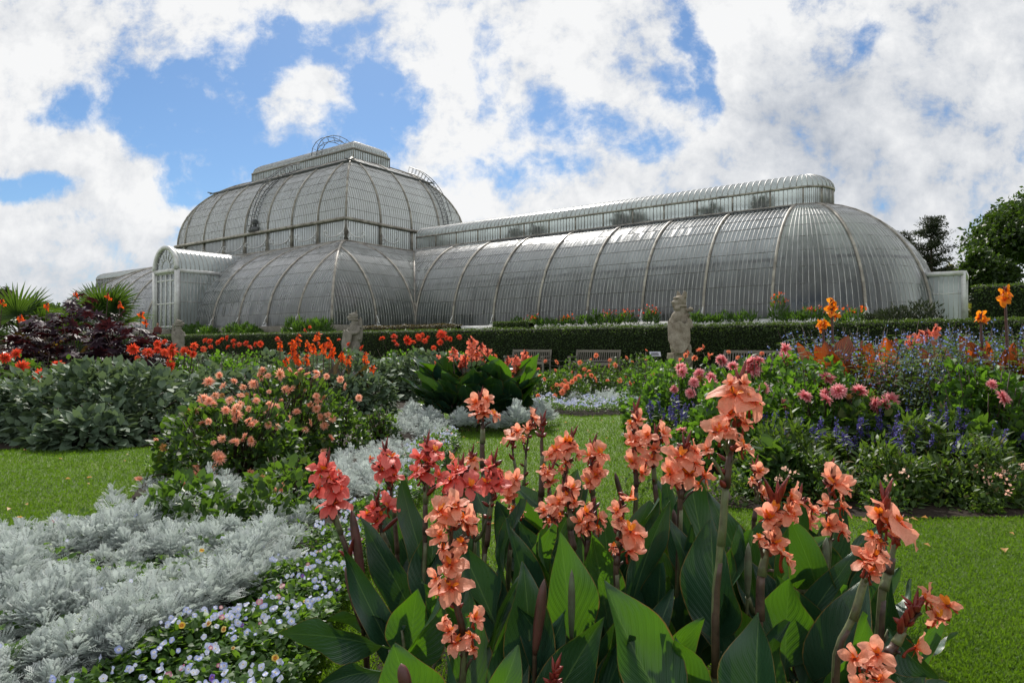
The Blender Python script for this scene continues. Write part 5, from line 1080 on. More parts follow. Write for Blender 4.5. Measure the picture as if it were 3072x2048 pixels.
far2 = [(305, 237, 40), (335, 210, 35), (640, 345, 40), (745, 375, 45), (565, 310, 30), (85, 300, 35)] + [(x / 2.529 * 2.613 - 800 * 2.613, (780 + y / 2.529 - 900) * 2.613, 46) for x, y in ((1555, 610), (1590, 615), (1655, 625), (1680, 605), (1725, 590), (1730, 660), (1770, 615), (1815, 635), (1865, 630), (1895, 660), (1940, 640), (1975, 635), (2105, 595), (1600, 660), (1780, 650))]
dahlia_bed([((-7.2, 18.0), .9, .92, 700, 'small red dahlia far back before the left beast statue', 'red dahlias far back on the left', 'dahlia_leaf_bright', 'red', .1), ((-5.6, 18.0), .9, .92, 700, 'small red dahlia far back left of the middle beast statue', 'red dahlias far back on the left', 'dahlia_leaf_bright', 'red', .1), ((-4.0, 17.6), .8, .92, 600, 'small red dahlia far back close by the middle beast statue', 'red dahlias far back on the left', 'dahlia_leaf_bright', 'red', .1)], bl(far2, c6, 2.613, lambda x, y: 17.5))
cP = crop(1900, 800, 1.96)
pk = [(890, 485, 75), (900, 540, 85), (1015, 555, 80), (520, 550, 65), (585, 585, 60), (700, 605, 90), (735, 550, 70), (690, 560, 70), (460, 705, 75), (280, 595, 60), (240, 720, 50), (1140, 655, 80), (1205, 730, 85), (1325, 730, 80), (1130, 780, 75), (1420, 800, 75), (1510, 785, 85), (280, 965, 60), (1095, 1060, 60), (885, 1160, 70), (2110, 690, 60), (2170, 770, 90), (1385, 750, 60, 1), (1265, 760, 40, 1), (625, 645, 40, 1), (390, 650, 50, 1), (2160, 1060, 50, 1), (1430, 1020, 60), (1035, 1110, 50, 1), (505, 548, 40)]
pk = [(x, y, dm * 1.15, *w) for x, y, dm, *w in pk] + [(R.uniform(640, 1560), R.uniform(560, 860), R.uniform(65, 95)) for _ in range(12)] + [(R.uniform(270, 620), R.uniform(590, 760), R.uniform(55, 75)) for _ in range(7)]
PG = 'pink dahlias in the right bed'
dahlia_bed([((1.85, 7.3), .62, .86, 1900, 'pink dahlia at the left end of the right bed, nearest the statue', PG, 'dahlia_leaf_bright', 'pink', .085), ((2.55, 6.9), .75, .98, 2300, 'pink dahlia with three big blooms beside the bronze canna leaves', PG, 'dahlia_leaf_bright', 'pink', .085), ((2.75, 5.9), .68, .86, 2200, 'pink dahlia carrying a row of six blooms below the blue salvia', PG, 'dahlia_leaf_bright', 'pink', .085), ((2.0, 5.9), .62, .72, 1800, 'pink dahlia mostly in leaf behind the tallest canna', PG, 'dahlia_leaf_bright', 'pink', .085), ((3.75, 5.3), .5, .92, 1500, 'pink dahlia in bright leaf at the far right edge', PG, 'dahlia_leaf_bright', 'pink', .09)],
           bl(pk, cP, 1.96, lambda x, y: (6.9 - max(0, y - 560) / 600 * 1.9) if x < 1800 else 5.0))
pe2 = [(390, 490, 45), (440, 525, 45), (310, 520, 35), (360, 535, 35), (615, 535, 30), (280, 548, 30), (235, 590, 35), (240, 635, 30), (410, 470, 30), (455, 520, 34), (320, 505, 30), (560, 500, 30), (115, 630, 30), (755, 510, 30)]
dahlia_bed([((2.35, 10.6), .7, .86, 900, 'small flowered peach dahlia between pink dahlias and the statue plinth', 'small peach dahlias behind the pink ones', 'dahlia_leaf_bright', 'peach_deep', .085)], bl(pe2, cP, 1.96, lambda x, y: 10.0))

# ================================================================== FOLIAGE MOUNDS, CASTOR, PALMS
def sage(label, c, r, h, n, size=.135):
    rt = thing('sage_mound', label, 'sage shrub', (c[0], c[1], 0), 'broad leaved grey green sage mounds'); mound('foliage', M['sage_leaf'], rt, (c[0], c[1], .0), (r[0], r[1], h), n, LOV, size, .75, -.05, .38, inner=.3, lumpy=.24, ls=2.8)
    mb = MB()
    for k in range(14): a = R.uniform(0, 6.28); tube(mb, [(c[0], c[1], 0), (c[0] + r[0] * .7 * math.cos(a), c[1] + r[1] * .7 * math.sin(a), h * .6)], [.012, .005], 4)
    mb.build('branches', M['stalk'], rt)
sage('largest grey green sage mound, spreading over the left lawn edge', (-4.8, 7.95), (1.42, .95), .80, 4800, .105); sage('lower sage mound below the red dahlias at the left edge', (-6.35, 7.75), (1.05, .8), .58, 2600, .105); sage('small low sage mound spilling onto the left lawn', (-4.45, 7.0), (.52, .34), 0.344, 877, .105)
sage('sage mound right of the stacked red dahlia blooms', (-3.85, 9.2), (.85, .55), 0.740, 2025, .105); sage('sage mound behind the front peach dahlias', (-4.0, 11.6), (.9, .6), 0.843, 1755, .105)
sage('tall sage mound left of the mid lawn cannas', (-1.75, 13.5), (1.15, .8), 0.877, 3240, .105); sage('low sage mound under the dark leaved orange cannas', (-2.5, 10.5), (.66, .45), 0.568, 1485, .105)
sage('distant sage mound below the middle beast statue', (-4.6, 14.6), (1.3, .8), 0.817, 2160, .105); sage('distant sage mound left of the orange red cannas', (-6.6, 14.5), (1.0, .7), 0.843, 1620, .105); sage('sage mound with red dahlias rising behind it', (-3.0, 12.9), (.9, .6), 0.826, 1890, .105)
def palmate(lobes=8):
    mb = MB(); T = leaf_t(4, 2, .17, LANCE, .15, .22)
    for k in range(lobes):
        a = (k - (lobes - 1) / 2) * 2 * math.pi / (lobes + .6); l = 1 - .25 * abs(a) / 3.1; mb.inst(T, frames(np.array([[math.sin(a), math.cos(a), .05]]), np.array([[0, 0, 1.]])) * l, np.zeros((1, 3)))
    return mb.template()
PALMATE = palmate()
def castor(label, c, r, h, n):
    rt = thing('castor_plant', label, 'castor plant', (c[0], c[1], 0), 'purple castor oil plants'); mb = MB(); P, d = mound_pts((c[0], c[1], .1), (r, r * .8, h - .1), n, .0, .35, .25)
    D = nrm(d * np.array([1, 1, .2]) + R.normal(size=d.shape) * .25 + np.array([0, 0, -.1])); U = nrm(np.array([0, 0, 1.]) + d * .35 + R.normal(size=d.shape) * .22)
    mb.inst(PALMATE, frames(D, U) * (.10 + .09 * R.random(len(P)))[:, None, None], P); mb.build('foliage', M['castor_leaf'], rt); mb = MB()
    for p in P[:60]: tube(mb, spline([(c[0], c[1], 0), (c[0] * .5 + p[0] * .5, c[1] * .5 + p[1] * .5, p[2] * .62), p], 6), [.014, .012, .009, .007, .006, .005], 5)
    mb.build('stems', M['spear'], rt)
castor('larger purple castor plant with glossy star leaves before the palms', (-6.75, 10.4), 1.1, 1.78, 620); castor('lower purple castor plant on the right, nearest the glasshouse porch', (-5.8, 10.2), .95, 1.38, 420); castor('purple castor plant half hidden at the left edge', (-7.9, 10.8), .8, 1.25, 260)
def fan(seed):
    r = np.random.default_rng(seed); mb = MB(); n = 30
    for k in range(n):
        a = (k / (n - 1) - .5) * 4.1; l = .95 - .22 * (abs(a) / 2.05) ** 2 + r.normal() * .02; T = leaf_t(5, 2, .034, lambda t: np.clip(.35 + 1.6 * t, 0, 1) * np.clip((1.02 - t) * 2.2, 0, 1), .9, .10 + .22 * r.random())
        mb.inst(T, frames(np.array([[math.sin(a), math.cos(a), .12 - .1 * abs(a)]]), np.array([[0, 0, 1.]])) * l, np.zeros((1, 3)))
    return mb.template()
FANS = [fan(i) for i in range(3)]
def fan_palm(label, c, z, n, size):
    rt = thing('fan_palm', label, 'palm tree', (c[0], c[1], 0), 'hardy fan palms on the left'); q = MB(); tube(q, [(c[0], c[1], 0), (c[0], c[1], z * .55), (c[0], c[1], z)], [.13, .12, .10], 9); q.build('trunk', M['bark'], rt)
    st = MB()
    for k in range(n):
        a = k * 2.4 + R.random() * .5; el = R.uniform(-.35, 1.15) if k > 3 else 1.2; d = np.array([math.cos(a) * math.cos(el), math.sin(a) * math.cos(el), math.sin(el)]); p0 = np.array([c[0], c[1], z]); p1 = p0 + d * size * R.uniform(.55, .8)
        tube(st, spline([p0, (p0 + p1) / 2 + np.array([0, 0, .04]), p1], 5), .010, 5); q = MB(); up = nrm(np.array([-d[0] * d[2], -d[1] * d[2], 1 - d[2] ** 2 + .05]) + R.normal(size=3) * .15)
        q.inst(FANS[k % 3], frames(d[None], up[None]) * size * R.uniform(.85, 1.1), p1[None], rnd=np.array([R.random()])); q.build('fan_leaf', M['palm_leaf'], rt)
    st.build('leaf_stalks', M['stalk'], rt)
fan_palm('right hand fan palm rising above the purple castor plant', (-8.1, 13.2), 1.36, 18, .62); fan_palm('fan palm behind the left castor plant, nearer the picture edge', (-9.6, 13.0), 1.22, 18, .68); fan_palm('small fan palm cut by the left picture edge', (-10.9, 13.4), .95, 14, .7)

# ================================================================== RIGHT BED: SALVIAS, PELARGONIUMS
def wisps(name, label, cat, group, c, r, h, nst, nleaf, leafm, flm, flsize, flz, nfl, spike=False, leafT=LNAR, lsize=.075, spread=.5):
    rt = thing(name, label, cat, (c[0], c[1], 0), group); st, lf, fl = MB(), MB(), MB(); LP, LD, FP = [], [], []
    for k in range(nst):
        a = R.uniform(0, 6.28); q = r * math.sqrt(R.random()); b = np.array([c[0] + q * .5 * math.cos(a), c[1] + q * .5 * math.sin(a), 0]); t = b + np.array([math.cos(a) * q * (1 + spread) * .8, math.sin(a) * q * (1 + spread) * .8, h * R.uniform(.72, 1.05)]); t[:2] += R.normal(size=2) * .05
        p = spline([b, (b + t) / 2 + R.normal(size=3) * .03, t], 8); tube(st, p, np.linspace(.005, .002, 8), 4)
        m = max(1, nleaf // nst); u = R.random(m) * .85 + .08; i = u * 7; j = i.astype(int); pp = p[j] + (p[np.minimum(j + 1, 7)] - p[j]) * (i - j)[:, None]; LP.append(pp); aa = R.uniform(0, 6.28, m); LD.append(np.c_[np.cos(aa), np.sin(aa), R.uniform(-.2, .8, m)])
        m = max(1, nfl // nst); u = flz + (1 - flz) * R.random(m); i = u * 6.99; j = i.astype(int); pp = p[j] + (p[np.minimum(j + 1, 7)] - p[j]) * (i - j)[:, None]; FP.append(pp + R.normal(size=pp.shape) * (.006 if spike else .014))
    LP, LD, FP = map(np.concatenate, (LP, LD, FP)); n = len(LP)
    lf.inst(leafT, frames(nrm(LD), rdir(n) * .4 + np.array([0, 0, 1.])) * (lsize * (.6 + .8 * R.random(n)))[:, None, None], LP); n = len(FP)
    fl.inst(leaf5(.36, .4, .2), frames(nrm(rdir(n) + np.array([0, -.2, .2])), rdir(n)) * (flsize * (.7 + .6 * R.random(n)))[:, None, None], FP)
    lf.build('foliage', M[leafm], rt); tag(fl.build('flowers', M[flm], rt), kind='stuff'); st.build('stems', M['stalk'], rt); return rt
G = 'blue salvias in the right bed'
for k in range(26):
    d = R.uniform(5.9, 8.4); x = R.uniform(3.05, 3.3) * d / 7 + R.random() * (d * .80 - 3.05 * d / 7)
    wisps('blue_salvia', 'airy blue salvia with tangled thin stems filling the right bed', 'salvia', G, (x, d), .48, R.uniform(1.0, 1.22) + .06 * (d - 6), 30, 1500, 'salvia_leaf', 'blue_flower', .024, .45, 360)
G = 'purple salvia spikes in the right bed'
for x, d, h in ((2.75, 5.0, .52), (2.95, 5.15, .56), (3.15, 5.0, .55), (3.3, 5.25, .6), (3.5, 5.05, .56), (3.02, 4.85, .46), (3.35, 4.85, .48), (3.75, 5.0, .5), (2.5, 5.1, .5), (2.2, 5.2, .46), (1.55, 6.5, .58), (1.62, 6.1, .52), (1.5, 7.0, .55), (2.05, 5.6, .5)):
    wisps('purple_salvia', 'purple salvia with upright flower spikes low in the right bed', 'salvia', G, (x, d), .16, h, 10, 130, 'salvia_leaf', 'purple_flower', .016, .72, 460, True, LNAR, .07, .2)
G = 'narrow leaved plants along the front of the right bed'
for k in range(24):
    d = R.uniform(4.45, 5.5); x = R.uniform(.40, .80) * d * .97; h = R.uniform(.22, .44) + .16 * (d - 4.45); rt = thing('narrow_leaved_plant', 'dark narrow leaved plant along the shaded front of the right bed', 'plant', (x, d, 0), G)
    mound('foliage', M['salvia_leaf' if k % 3 else 'dahlia_leaf'], rt, (x, d, 0), (R.uniform(.16, .3), R.uniform(.16, .26), h), int(R.integers(420, 900)), LNAR if k % 3 else LOV, R.uniform(.055, .085), .6, .6, .6, inner=.45, lumpy=.4)
G = 'pale pink pelargoniums at the front edge of the right bed'
for k in range(15):
    x = 1.1 + k * .17 + R.normal() * .09; d = 4.32 + R.uniform(-.10, .28); rt = thing('pelargonium', 'low pelargonium with small pale pink flowers at the lawn edge', 'pelargonium', (x, d, 0), G)
    mound('foliage', M['dahlia_leaf' if k % 2 else 'salvia_leaf'], rt, (x, d, 0), (R.uniform(.11, .2), .15, R.uniform(.09, .22)), int(R.integers(160, 330)), L5, .038, .7, .4, .6, lumpy=.45)
    mb = MB()
    for j in range(int(R.integers(0, 4))):
        p = np.array([x + R.normal() * .09, d - .08 + R.normal() * .05, R.uniform(.17, .27)]); n = 9; mb.inst(leaf5(.45, .2, .1), frames(rdir(n) + np.array([0, -.4, .6]), rdir(n)) * .022, p + R.normal(size=(n, 3)) * .016)
    if mb.V: mb.build('flowers', M['rosy'], rt)
# leafy plants in the silver carpet
rt = thing('leafy_plant', 'fresh green leafy plant sprouting amid the silver foliage', 'plant', (-1.78, 3.62, 0)); mound('foliage', M['leaf_green'], rt, (-1.78, 3.62, .03), (.26, .24, .30), 520, LOV, .052, .6, .6, .5)
rt = thing('leafy_plant', 'dark leggy plant with yellowing leaves right of the fresh green one', 'plant', (-1.35, 3.75, 0)); mound('foliage', M['dahlia_leaf'], rt, (-1.35, 3.75, .03), (.24, .22, .30), 420, LOV, .048, .6, .6, .6, inner=.5)

# ================================================================== SILVER AND PANSY CARPETS
def frond():
    mb = MB(); t = np.linspace(0, 1, 5); v = np.stack([np.stack([-.012 + 0 * t, t, -.25 * t ** 2], 1), np.stack([-.012 + .024 + 0 * t, t, -.25 * t ** 2], 1)], 1).reshape(-1, 3); mb.add(v, grid(4, 1))
    for k in range(5):
        y = .18 + .165 * k; l = .40 * math.sin(math.pi * (.25 + .13 * k)); z = -.25 * y * y
        for s in (-1, 1):
            e = np.array([s * l * .8, l * .62, .06]); b0, b1 = np.array([0, y - .03, z]), np.array([0, y + .05, z]); m = np.array([0, y, z]) + e * .55; pr = np.array([-e[1], e[0], 0]) / l * .045
            mb.add([b0, b1, m + pr, m - pr], np.array([[0, 1, 2, 3]])); tip = np.array([0, y, z]) + e
            mb.add([m - pr, m + pr, tip + pr * 1.5 + e * .1, tip, tip - pr * 1.5 + e * .05], [np.array([[0, 1, 2, 3]]), np.array([[0, 3, 4]])])
    return mb.template()
FROND = frond()
def silver_clump(mb, c, size, n=56, z=0.):
    a = R.uniform(0, 6.28, n); q = R.random(n) ** .6; el = np.pi / 2 - q * 1.25; D = np.c_[np.cos(a) * np.cos(el), np.sin(a) * np.cos(el), np.sin(el)]
    P = np.c_[c[0] + np.cos(a) * q * size * .38, c[1] + np.sin(a) * q * size * .38, z + size * (.85 - .45 * q) * R.uniform(.55, 1.05, n)]; U = nrm(np.c_[-np.cos(a) * .5, -np.sin(a) * .5, np.full(n, .9)] + R.normal(size=(n, 3)) * .25)
    mb.inst(FROND, frames(D, U) * (size * (.11 + .15 * R.random(n)))[:, None, None], P)
def carpet_silver(polys, n, size, inv=True):
    mb = MB()
    for poly, k in zip(polys, n):
        for c in sample_poly(poly, k, inv):
            g = 1 + .45 * float(lump(np.array([[c[0], c[1], 0.]]), 3.4)[0]); silver_clump(mb, c, size * R.uniform(.8, 1.2) * g, int(np.clip(330 / c[1], 40, 150)), .05 * (g - .7))
    return mb
SIL = [(-4.2, 1.6), (-2.75, 3.2), (-2.5, 4.3), (-2.6, 4.9), (-1.5, 4.6), (-1.1, 5.2), (-1.15, 6.0), (-.8, 6.9), (-1.0, 7.4), (-.95, 6.3), (-.78, 5.2), (-.86, 4.3), (-.93, 3.2), (-1.02, 2.65), (-1.12, 2.42), (-1.22, 2.05), (-1.28, 1.7), (-1.35, 1.3), (-2.6, 1.25)]
mb = carpet_silver([SIL, [(-2.9, 1.6), (-1.3, 1.5), (-1.1, 2.6), (-1.2, 3.5), (-2.6, 3.8)]], [560, 350], .175); [silver_clump(mb, c_, .2 * R.uniform(.8, 1.2), 44) for c_ in sample_poly([(-1.55, 4.5), (-.8, 4.2), (-.8, 5.5), (-.95, 6.8), (-1.35, 6.3)], 84)]; tag(mb.build('silver_foliage_carpet', M['silver']), kind='stuff')
mb = carpet_silver([[(-1.4, 7.4), (-.75, 6.7), (-.6, 7.3), (-1.1, 8.6), (-1.6, 8.3)], [(.9, 11.4), (1.9, 11.3), (2.6, 12.6), (1.6, 12.5)]], [46, 90], .20, False); tag(mb.build('silver_foliage_carpet', M['silver']), kind='stuff')
for i, (x, d, s) in enumerate(((-1.28, 8.5, .36), (-1.0, 8.15, .34), (-.62, 8.02, .34), (-1.35, 9.0, .34), (.05, 8.1, .40), (.32, 8.4, .38), (.42, 8.9, .34), (-.2, 8.0, .28))):
    rt = mb = MB(); silver_clump(mb, (x, d), s, 200); silver_clump(mb, (x + .08, d + .06), s * .8, 120); tag(mb.build('dusty_miller', M['silver']), 'silver dusty miller clump at the foot of the mid lawn cannas', 'dusty miller', 'silver clumps ringing the mid lawn cannas')
def pansy_t():
    a = np.linspace(0, 2 * np.pi, 15, endpoint=False); r = .5 * (.78 + .22 * np.abs(np.cos(a * 2.5))) * (1 + .12 * np.cos(a)); v = np.vstack([[[0, 0, 0]], np.c_[.5 * r * np.cos(a), .5 * r * np.sin(a), .03 + 0 * a], np.c_[r * np.cos(a), r * np.sin(a), .02 - .10 * np.cos(3 * a)]])
    f3 = np.array([[0, 1 + k, 1 + (k + 1) % 15] for k in range(15)]); f4 = np.array([[1 + k, 16 + k, 16 + (k + 1) % 15, 1 + (k + 1) % 15] for k in range(15)])
    return dict(v=v, f=[(f3, np.zeros(15, int)), (f4, np.zeros(15, int))], lu=np.zeros(31), lv=np.r_[0, np.full(15, .5), np.ones(15)])
PANSY = pansy_t()
def carpet_pansy(polys, nleaf, nfl, h=.17, fsize=.036, mixed=True):
    mb = MB()
    for poly, nl, nf in zip(polys, nleaf, nfl):
        hh = lambda p: h * (.72 + .38 * lump(np.c_[p, 0 * p[:, :1]], 5.)) 
        p = sample_poly(poly, nl, True); z = hh(p) * (.25 + .75 * R.random(nl) ** .5); D = nrm(np.c_[R.normal(size=(nl, 2)), .3 + R.random(nl)]); mb.inst(LOV, frames(D, rdir(nl) * .5 + np.array([0, 0, 1.])) * (.027 * (.6 + .8 * R.random(nl)))[:, None, None], np.c_[p, z])
        p = sample_poly(poly, nf, True); cl = sample_poly(poly, max(nf // 6, 1), True); k = R.random(nf) < .78; p[k] = cl[R.integers(len(cl), size=k.sum())] + R.normal(size=(k.sum(), 2)) * .032; k = inpoly(p, poly); p = p[k]; nf = len(p)
        z = hh(p) * 1.0 + .015 + .02 * R.random(nf); Z = nrm(np.c_[R.normal(size=nf) * .4, -.75 + R.normal(size=nf) * .3, .6 + R.normal(size=nf) * .25]); fr = frames(nrm(np.cross(Z, rdir(nf))), Z); fr = np.stack([fr[..., 1], np.cross(fr[..., 2], fr[..., 1]), fr[..., 2]], -1)
        kind = np.ones(nf, int)
        if mixed: u = R.random(nf); kind[u > .93] = 2; kind[u > .955] = 3; kind[u > .985] = 4
        for m in (1, 2, 3, 4):
            s = kind == m; mb.inst(PANSY, fr[s] * (fsize * (.6 + .75 * R.random(s.sum())))[:, None, None], np.c_[p, z][s], mat=m)
    return mb
PM = [M['pansy_leaf'], M['pansy'], M['pansy_purple'], M['pansy_rose'], M['pansy_yellow']]
PAN = [(-1.3, 1.2), (-1.25, 1.65), (-1.22, 2.0), (-1.12, 2.36), (-1.02, 2.6), (-.98, 3.2), (-.9, 4.2), (-.82, 5.0), (-.54, 5.4), (-.63, 4), (-.67, 3), (-.62, 2.1), (-.56, 1.4)]
tag(carpet_pansy([[(-3.2, 1.8), (-2.5, 3.4), (-2.3, 4.3), (-1.3, 4.3), (-.95, 3.2), (-1.15, 2.5), (-1.5, 1.8)]], [5200], [110], .19, .021).build('mixed_ground_cover', PM), kind='stuff')
tag(carpet_pansy([PAN, [(-1.05, 5.2), (-.6, 5.4), (-.52, 6.9), (-.7, 7.7), (-.95, 6.6)], [(-3.05, 5.5), (-2.65, 5.2), (-2.6, 5.8), (-2.9, 6.2)]], [24000, 4200, 700], [760, 250, 50], .17, .0185).build('pansy_carpet', PM), kind='stuff')
tag(carpet_pansy([[(-.4, 12.6), (.2, 10.7), (1.0, 10.0), (1.9, 10.3), (2.6, 11.7), (1.9, 12.0), (1.0, 11.4), (.4, 12)]], [9000], [620], .2, .034, False).build('pansy_carpet', PM), kind='stuff')

# ================================================================== HEDGES
def hedge(label, s0, s1, q0, q1, z0, z1, mat, n, size, name='hedge', group=None):
    rt = thing(name, label, 'hedge', tuple(bp((s0 + s1) / 2, (q0 + q1) / 2, z0)), group); mb = MB(); ns = max(2, int((s1 - s0) / .5))
    S, Q = np.linspace(s0, s1, ns), None; prof_ = [(q0 + .1, z0), (q0 + .08, z0 + (z1 - z0) * .5), (q0 + .1, z1 - .18), (q0 + .22, z1 - .09), (q1 - .22, z1 - .09), (q1 - .1, z1 - .2), (q1 - .1, z0)]
    v = np.stack([bp(S, q, z) for q, z in prof_], 1).reshape(-1, 3); mb.add(v, grid(ns - 1, len(prof_) - 1)); mb.build('hedge_core', M['core'], rt)
    mb = MB(); d0 = O2 + B2 * q0; s = s0 + (s1 - s0) * R.random(n * 4); dep = (d0[1] + s * A2[1]); k = R.random(n * 4) < np.clip((22 / np.maximum(dep, 5)) ** 1.2, .05, 1); s = s[k][:n]; n = len(s)
    wt = np.array([z1 - z0, q1 - q0]); top = R.random(n) < wt[1] / wt.sum(); q = np.where(top, q0 + (q1 - q0) * R.random(n), q0 + .07 * R.random(n)); z = np.where(top, z1 - .09 + .05 * R.random(n), z0 + (z1 - z0) * R.random(n))
    wob = .07 * lump(np.c_[s, q, z], 1.3) + .035 * lump(np.c_[s, q, z], 4.1); q = q + np.where(top, 0, wob); z = z + np.where(top, wob, 0); rnd_ = (z > z1 - .16) & ~top; q = q + rnd_ * (z - z1 + .16) * .6
    Nn = np.where(top[:, None], np.array([0, 0, 1.]), np.array([-B2[0], -B2[1], .15])); D = nrm(Nn * .45 + R.normal(size=(n, 3)) * .7); mb.inst(L5, frames(D, Nn + R.normal(size=(n, 3)) * .45) * (size * (.6 + .8 * R.random(n)))[:, None, None], bp(s, q, z))
    mb.build('foliage', M[mat], rt); return rt
hedge('long clipped dark green hedge behind the benches and statues', s_of(3300, -15.2), s_of(-300, -15.2), -15.2, -14.0, 0, 1.84, 'hedge_leaf', 90000, .06)
hedge('brownish low clipped hedge at the corner between dome and wing', s_of(1365, -11.2), s_of(1085, -11.2), -11.2, -10.6, 1.7, 2.22, 'hedge_brown', 6000, .06, 'low_hedge')
hedge('short low green hedge before the long glass wing', s_of(1585, -11.2), s_of(1475, -11.2), -11.2, -10.6, 1.7, 2.26, 'hedge_leaf', 3500, .06, 'low_hedge')
hedge('further clipped hedge beyond the end porch on the right', s_of(3200, -8) - 4, s_of(2915, -8), -8, -7, 1.9, 3.3, 'hedge_leaf', 5000, .08)

# ================================================================== BENCHES, STATUES, SIGN, FENCE, PERSON
def bench_parts():
    p = {}
    X = np.eye(3); W = 1.86
    q = MB()
    for k in range(5): box(q, (0, -.05 - .09 * k + .2, .43), (W / 2 - .05, .036, .012))
    box(q, (0, -.27, .39), (W / 2 - .06, .016, .045)); box(q, (0, .19, .39), (W / 2 - .06, .016, .04)); p['seat'] = q
    q = MB(); lean = lambda z: .22 + (z - .43) * .16
    box(q, (0, lean(.87), .87), (W / 2 - .03, .018, .045)); box(q, (0, lean(.50), .50), (W / 2 - .05, .016, .03))
    for k in range(19): x = -W / 2 + .12 + k * (W - .24) / 18; tube(q, [(x, lean(.52), .52), (x, lean(.84), .84)], .020, 4)
    p['backrest'] = q
    for i, s in enumerate((-1, 1)):
        q = MB(); box(q, (s * (W / 2 - .03), -.27, .32), (.032, .032, .32)); p['leg', i] = q
        q = MB(); tube(q, [(s * (W / 2 - .03), .24, 0), (s * (W / 2 - .03), lean(.43), .43), (s * (W / 2 - .03), lean(.92), .92)], .042, 4); p['leg', 2 + i] = q
        q = MB(); box(q, (s * (W / 2 - .03), -.04, .655), (.04, .30, .018)); box(q, (s * (W / 2 - .03), -.33, .63), (.04, .03, .03)); p['armrest', i] = q
    return {k: v.mesh(k if isinstance(k, str) else k[0], M['wood'], smooth=False) for k, v in p.items()}
BP = bench_parts()
def bench(label, px, py, q=-15.75):
    s = s_of(px, q); b = bp(s, q, .0); rt = thing('park_bench', label, 'bench', tuple(b), 'weathered wooden benches along the hedge'); rt.rotation_euler = (0, 0, base_ang)
    for k, me in BP.items(): o = bpy.data.objects.new(k if isinstance(k, str) else k[0], me); C.objects.link(o); o.parent = rt
bench('weathered wooden bench behind the mid lawn cannas, leftmost of three', 1583, 0); bench('weathered wooden bench left of the stone statue, middle of three', 1783, 0); bench('weathered wooden bench mostly hidden by pink dahlias right of the statue', 2250, 0)
def beast(kind):
    mb = MB(); E = lambda c, r, ax=None: ellip(mb, c, r, ax, 14, 10)
    box(mb, (0, 0, .05), (.34, .32, .06)); E((0, .02, .34), (.33, .30, .32)); 
    for s in (-1, 1): E((s * .21, -.10, .26), (.13, .22, .22)); E((s * .19, -.26, .12), (.10, .15, .07)); tube(mb, spline([(s * .26, 0, 1.22), (s * .32, -.16, 1.02), (s * .20, -.30, 1.02)], 8), [.12, .12, .10, .09, .085, .08, .09, .09], 8); E((s * .19, -.32, 1.0), (.085, .08, .10))
    E((.02, .06, .80), (.25, .23, .48)); E((.02, .0, 1.15), (.29, .25, .33)); E((.03, .03, 1.46), (.19, .20, .30))
    hx = np.array([[-.25, -.97, 0], [.97, -.25, 0], [0, 0, 1.]]) if kind != 1 else np.array([[.5, -.87, 0], [.87, .5, 0], [0, 0, 1.]])   # rows: side, forward->left
    f = np.array([-.93, -.36, 0]) if kind != 1 else np.array([.80, -.6, 0]); s_ = np.array([-f[1], f[0], 0])
    H = np.array([0, 0, 1.84]); E(H, (.22, .20, .20)); E(H + f * .21 - np.array([0, 0, .06]), (.13, .11, .09)); E(H + f * .31 - np.array([0, 0, .05]), (.05, .07, .05)); E(H + f * .16 + np.array([0, 0, .10]), (.10, .15, .045)); E(H + f * .22 - np.array([0, 0, .16]), (.10, .09, .045)); E(H - np.array([0, 0, .17]), (.25, .23, .05))
    if kind == 3:
        for k in (-1, 1): tube(mb, [H + s_ * k * .13 - f * .06 + np.array([0, 0, .12]), H + s_ * k * .16 - f * .08 + np.array([0, 0, .27]), H + s_ * k * .17 - f * .04 + np.array([0, 0, .36])], [.095, .07, .012], 8)
        E((.10, .14, 1.58), (.18, .18, .42)); E((-.13, -.06, 1.27), (.20, .20, .24)); E((.16, .10, 1.1), (.16, .2, .5)); E((.17, -.36, 1.10), (.085, .075, .15))
        for k in range(7): E((R.normal() * .16, -.02 + R.normal() * .12, 1.36 + R.random() * .3), (.1, .1, .08))
    else:
        for k in (-1, 1): E((k * .22, .24, 1.05), (.09, .14, .55)); E((k * .2, .26, 1.5), (.07, .12, .3))
        E(H + f * .28 - np.array([0, 0, .02]), (.10, .06, .05)); tube(mb, [H - f * .1 + np.array([0, 0, .15]), H - f * .14 + np.array([0, 0, .34])], [.08, .01], 7)
        for k in range(6): E((R.normal() * .14, .1, .7 + .15 * k), (.16, .16, .07))
    o = mb.build('figure', M['stone']); m = o.modifiers.new('r', 'REMESH'); m.mode = 'VOXEL'; m.voxel_size = .022; m.use_smooth_shade = True
    dg = bpy.context.evaluated_depsgraph_get(); me = bpy.data.meshes.new_from_object(o.evaluated_get(dg)); bpy.data.objects.remove(o)
    for p in me.polygons: p.use_smooth = True
    me.materials.clear(); me.materials.append(M['stone' if kind == 3 else 'stone_grey']); return me
def shield_mb():
    xs = np.linspace(-.33, .33, 13); top = 1.04 + .05 * np.cos(xs * 19); bot = .10 + .62 * (np.abs(xs) / .33) ** 2.2 * .62; v = []
    for y in (-.40, -.34):
        for x, t, b in zip(xs, top, bot):
            for k in np.linspace(0, 1, 5): v.append((x, y + .10 * (x / .33) ** 2 + .12 * (k - .3), b + (t - b) * k))
    g = grid(12, 4); mb = MB(); n = 65; rim = [i * 5 for i in range(13)] + [60 + k for k in range(1, 5)] + [i * 5 + 4 for i in range(11, -1, -1)] + [3, 2, 1]
    mb.add(v, [g, g[:, ::-1] + n, np.array([[rim[i], rim[(i + 1) % len(rim)], rim[(i + 1) % len(rim)] + n, rim[i] + n] for i in range(len(rim))])]); return mb
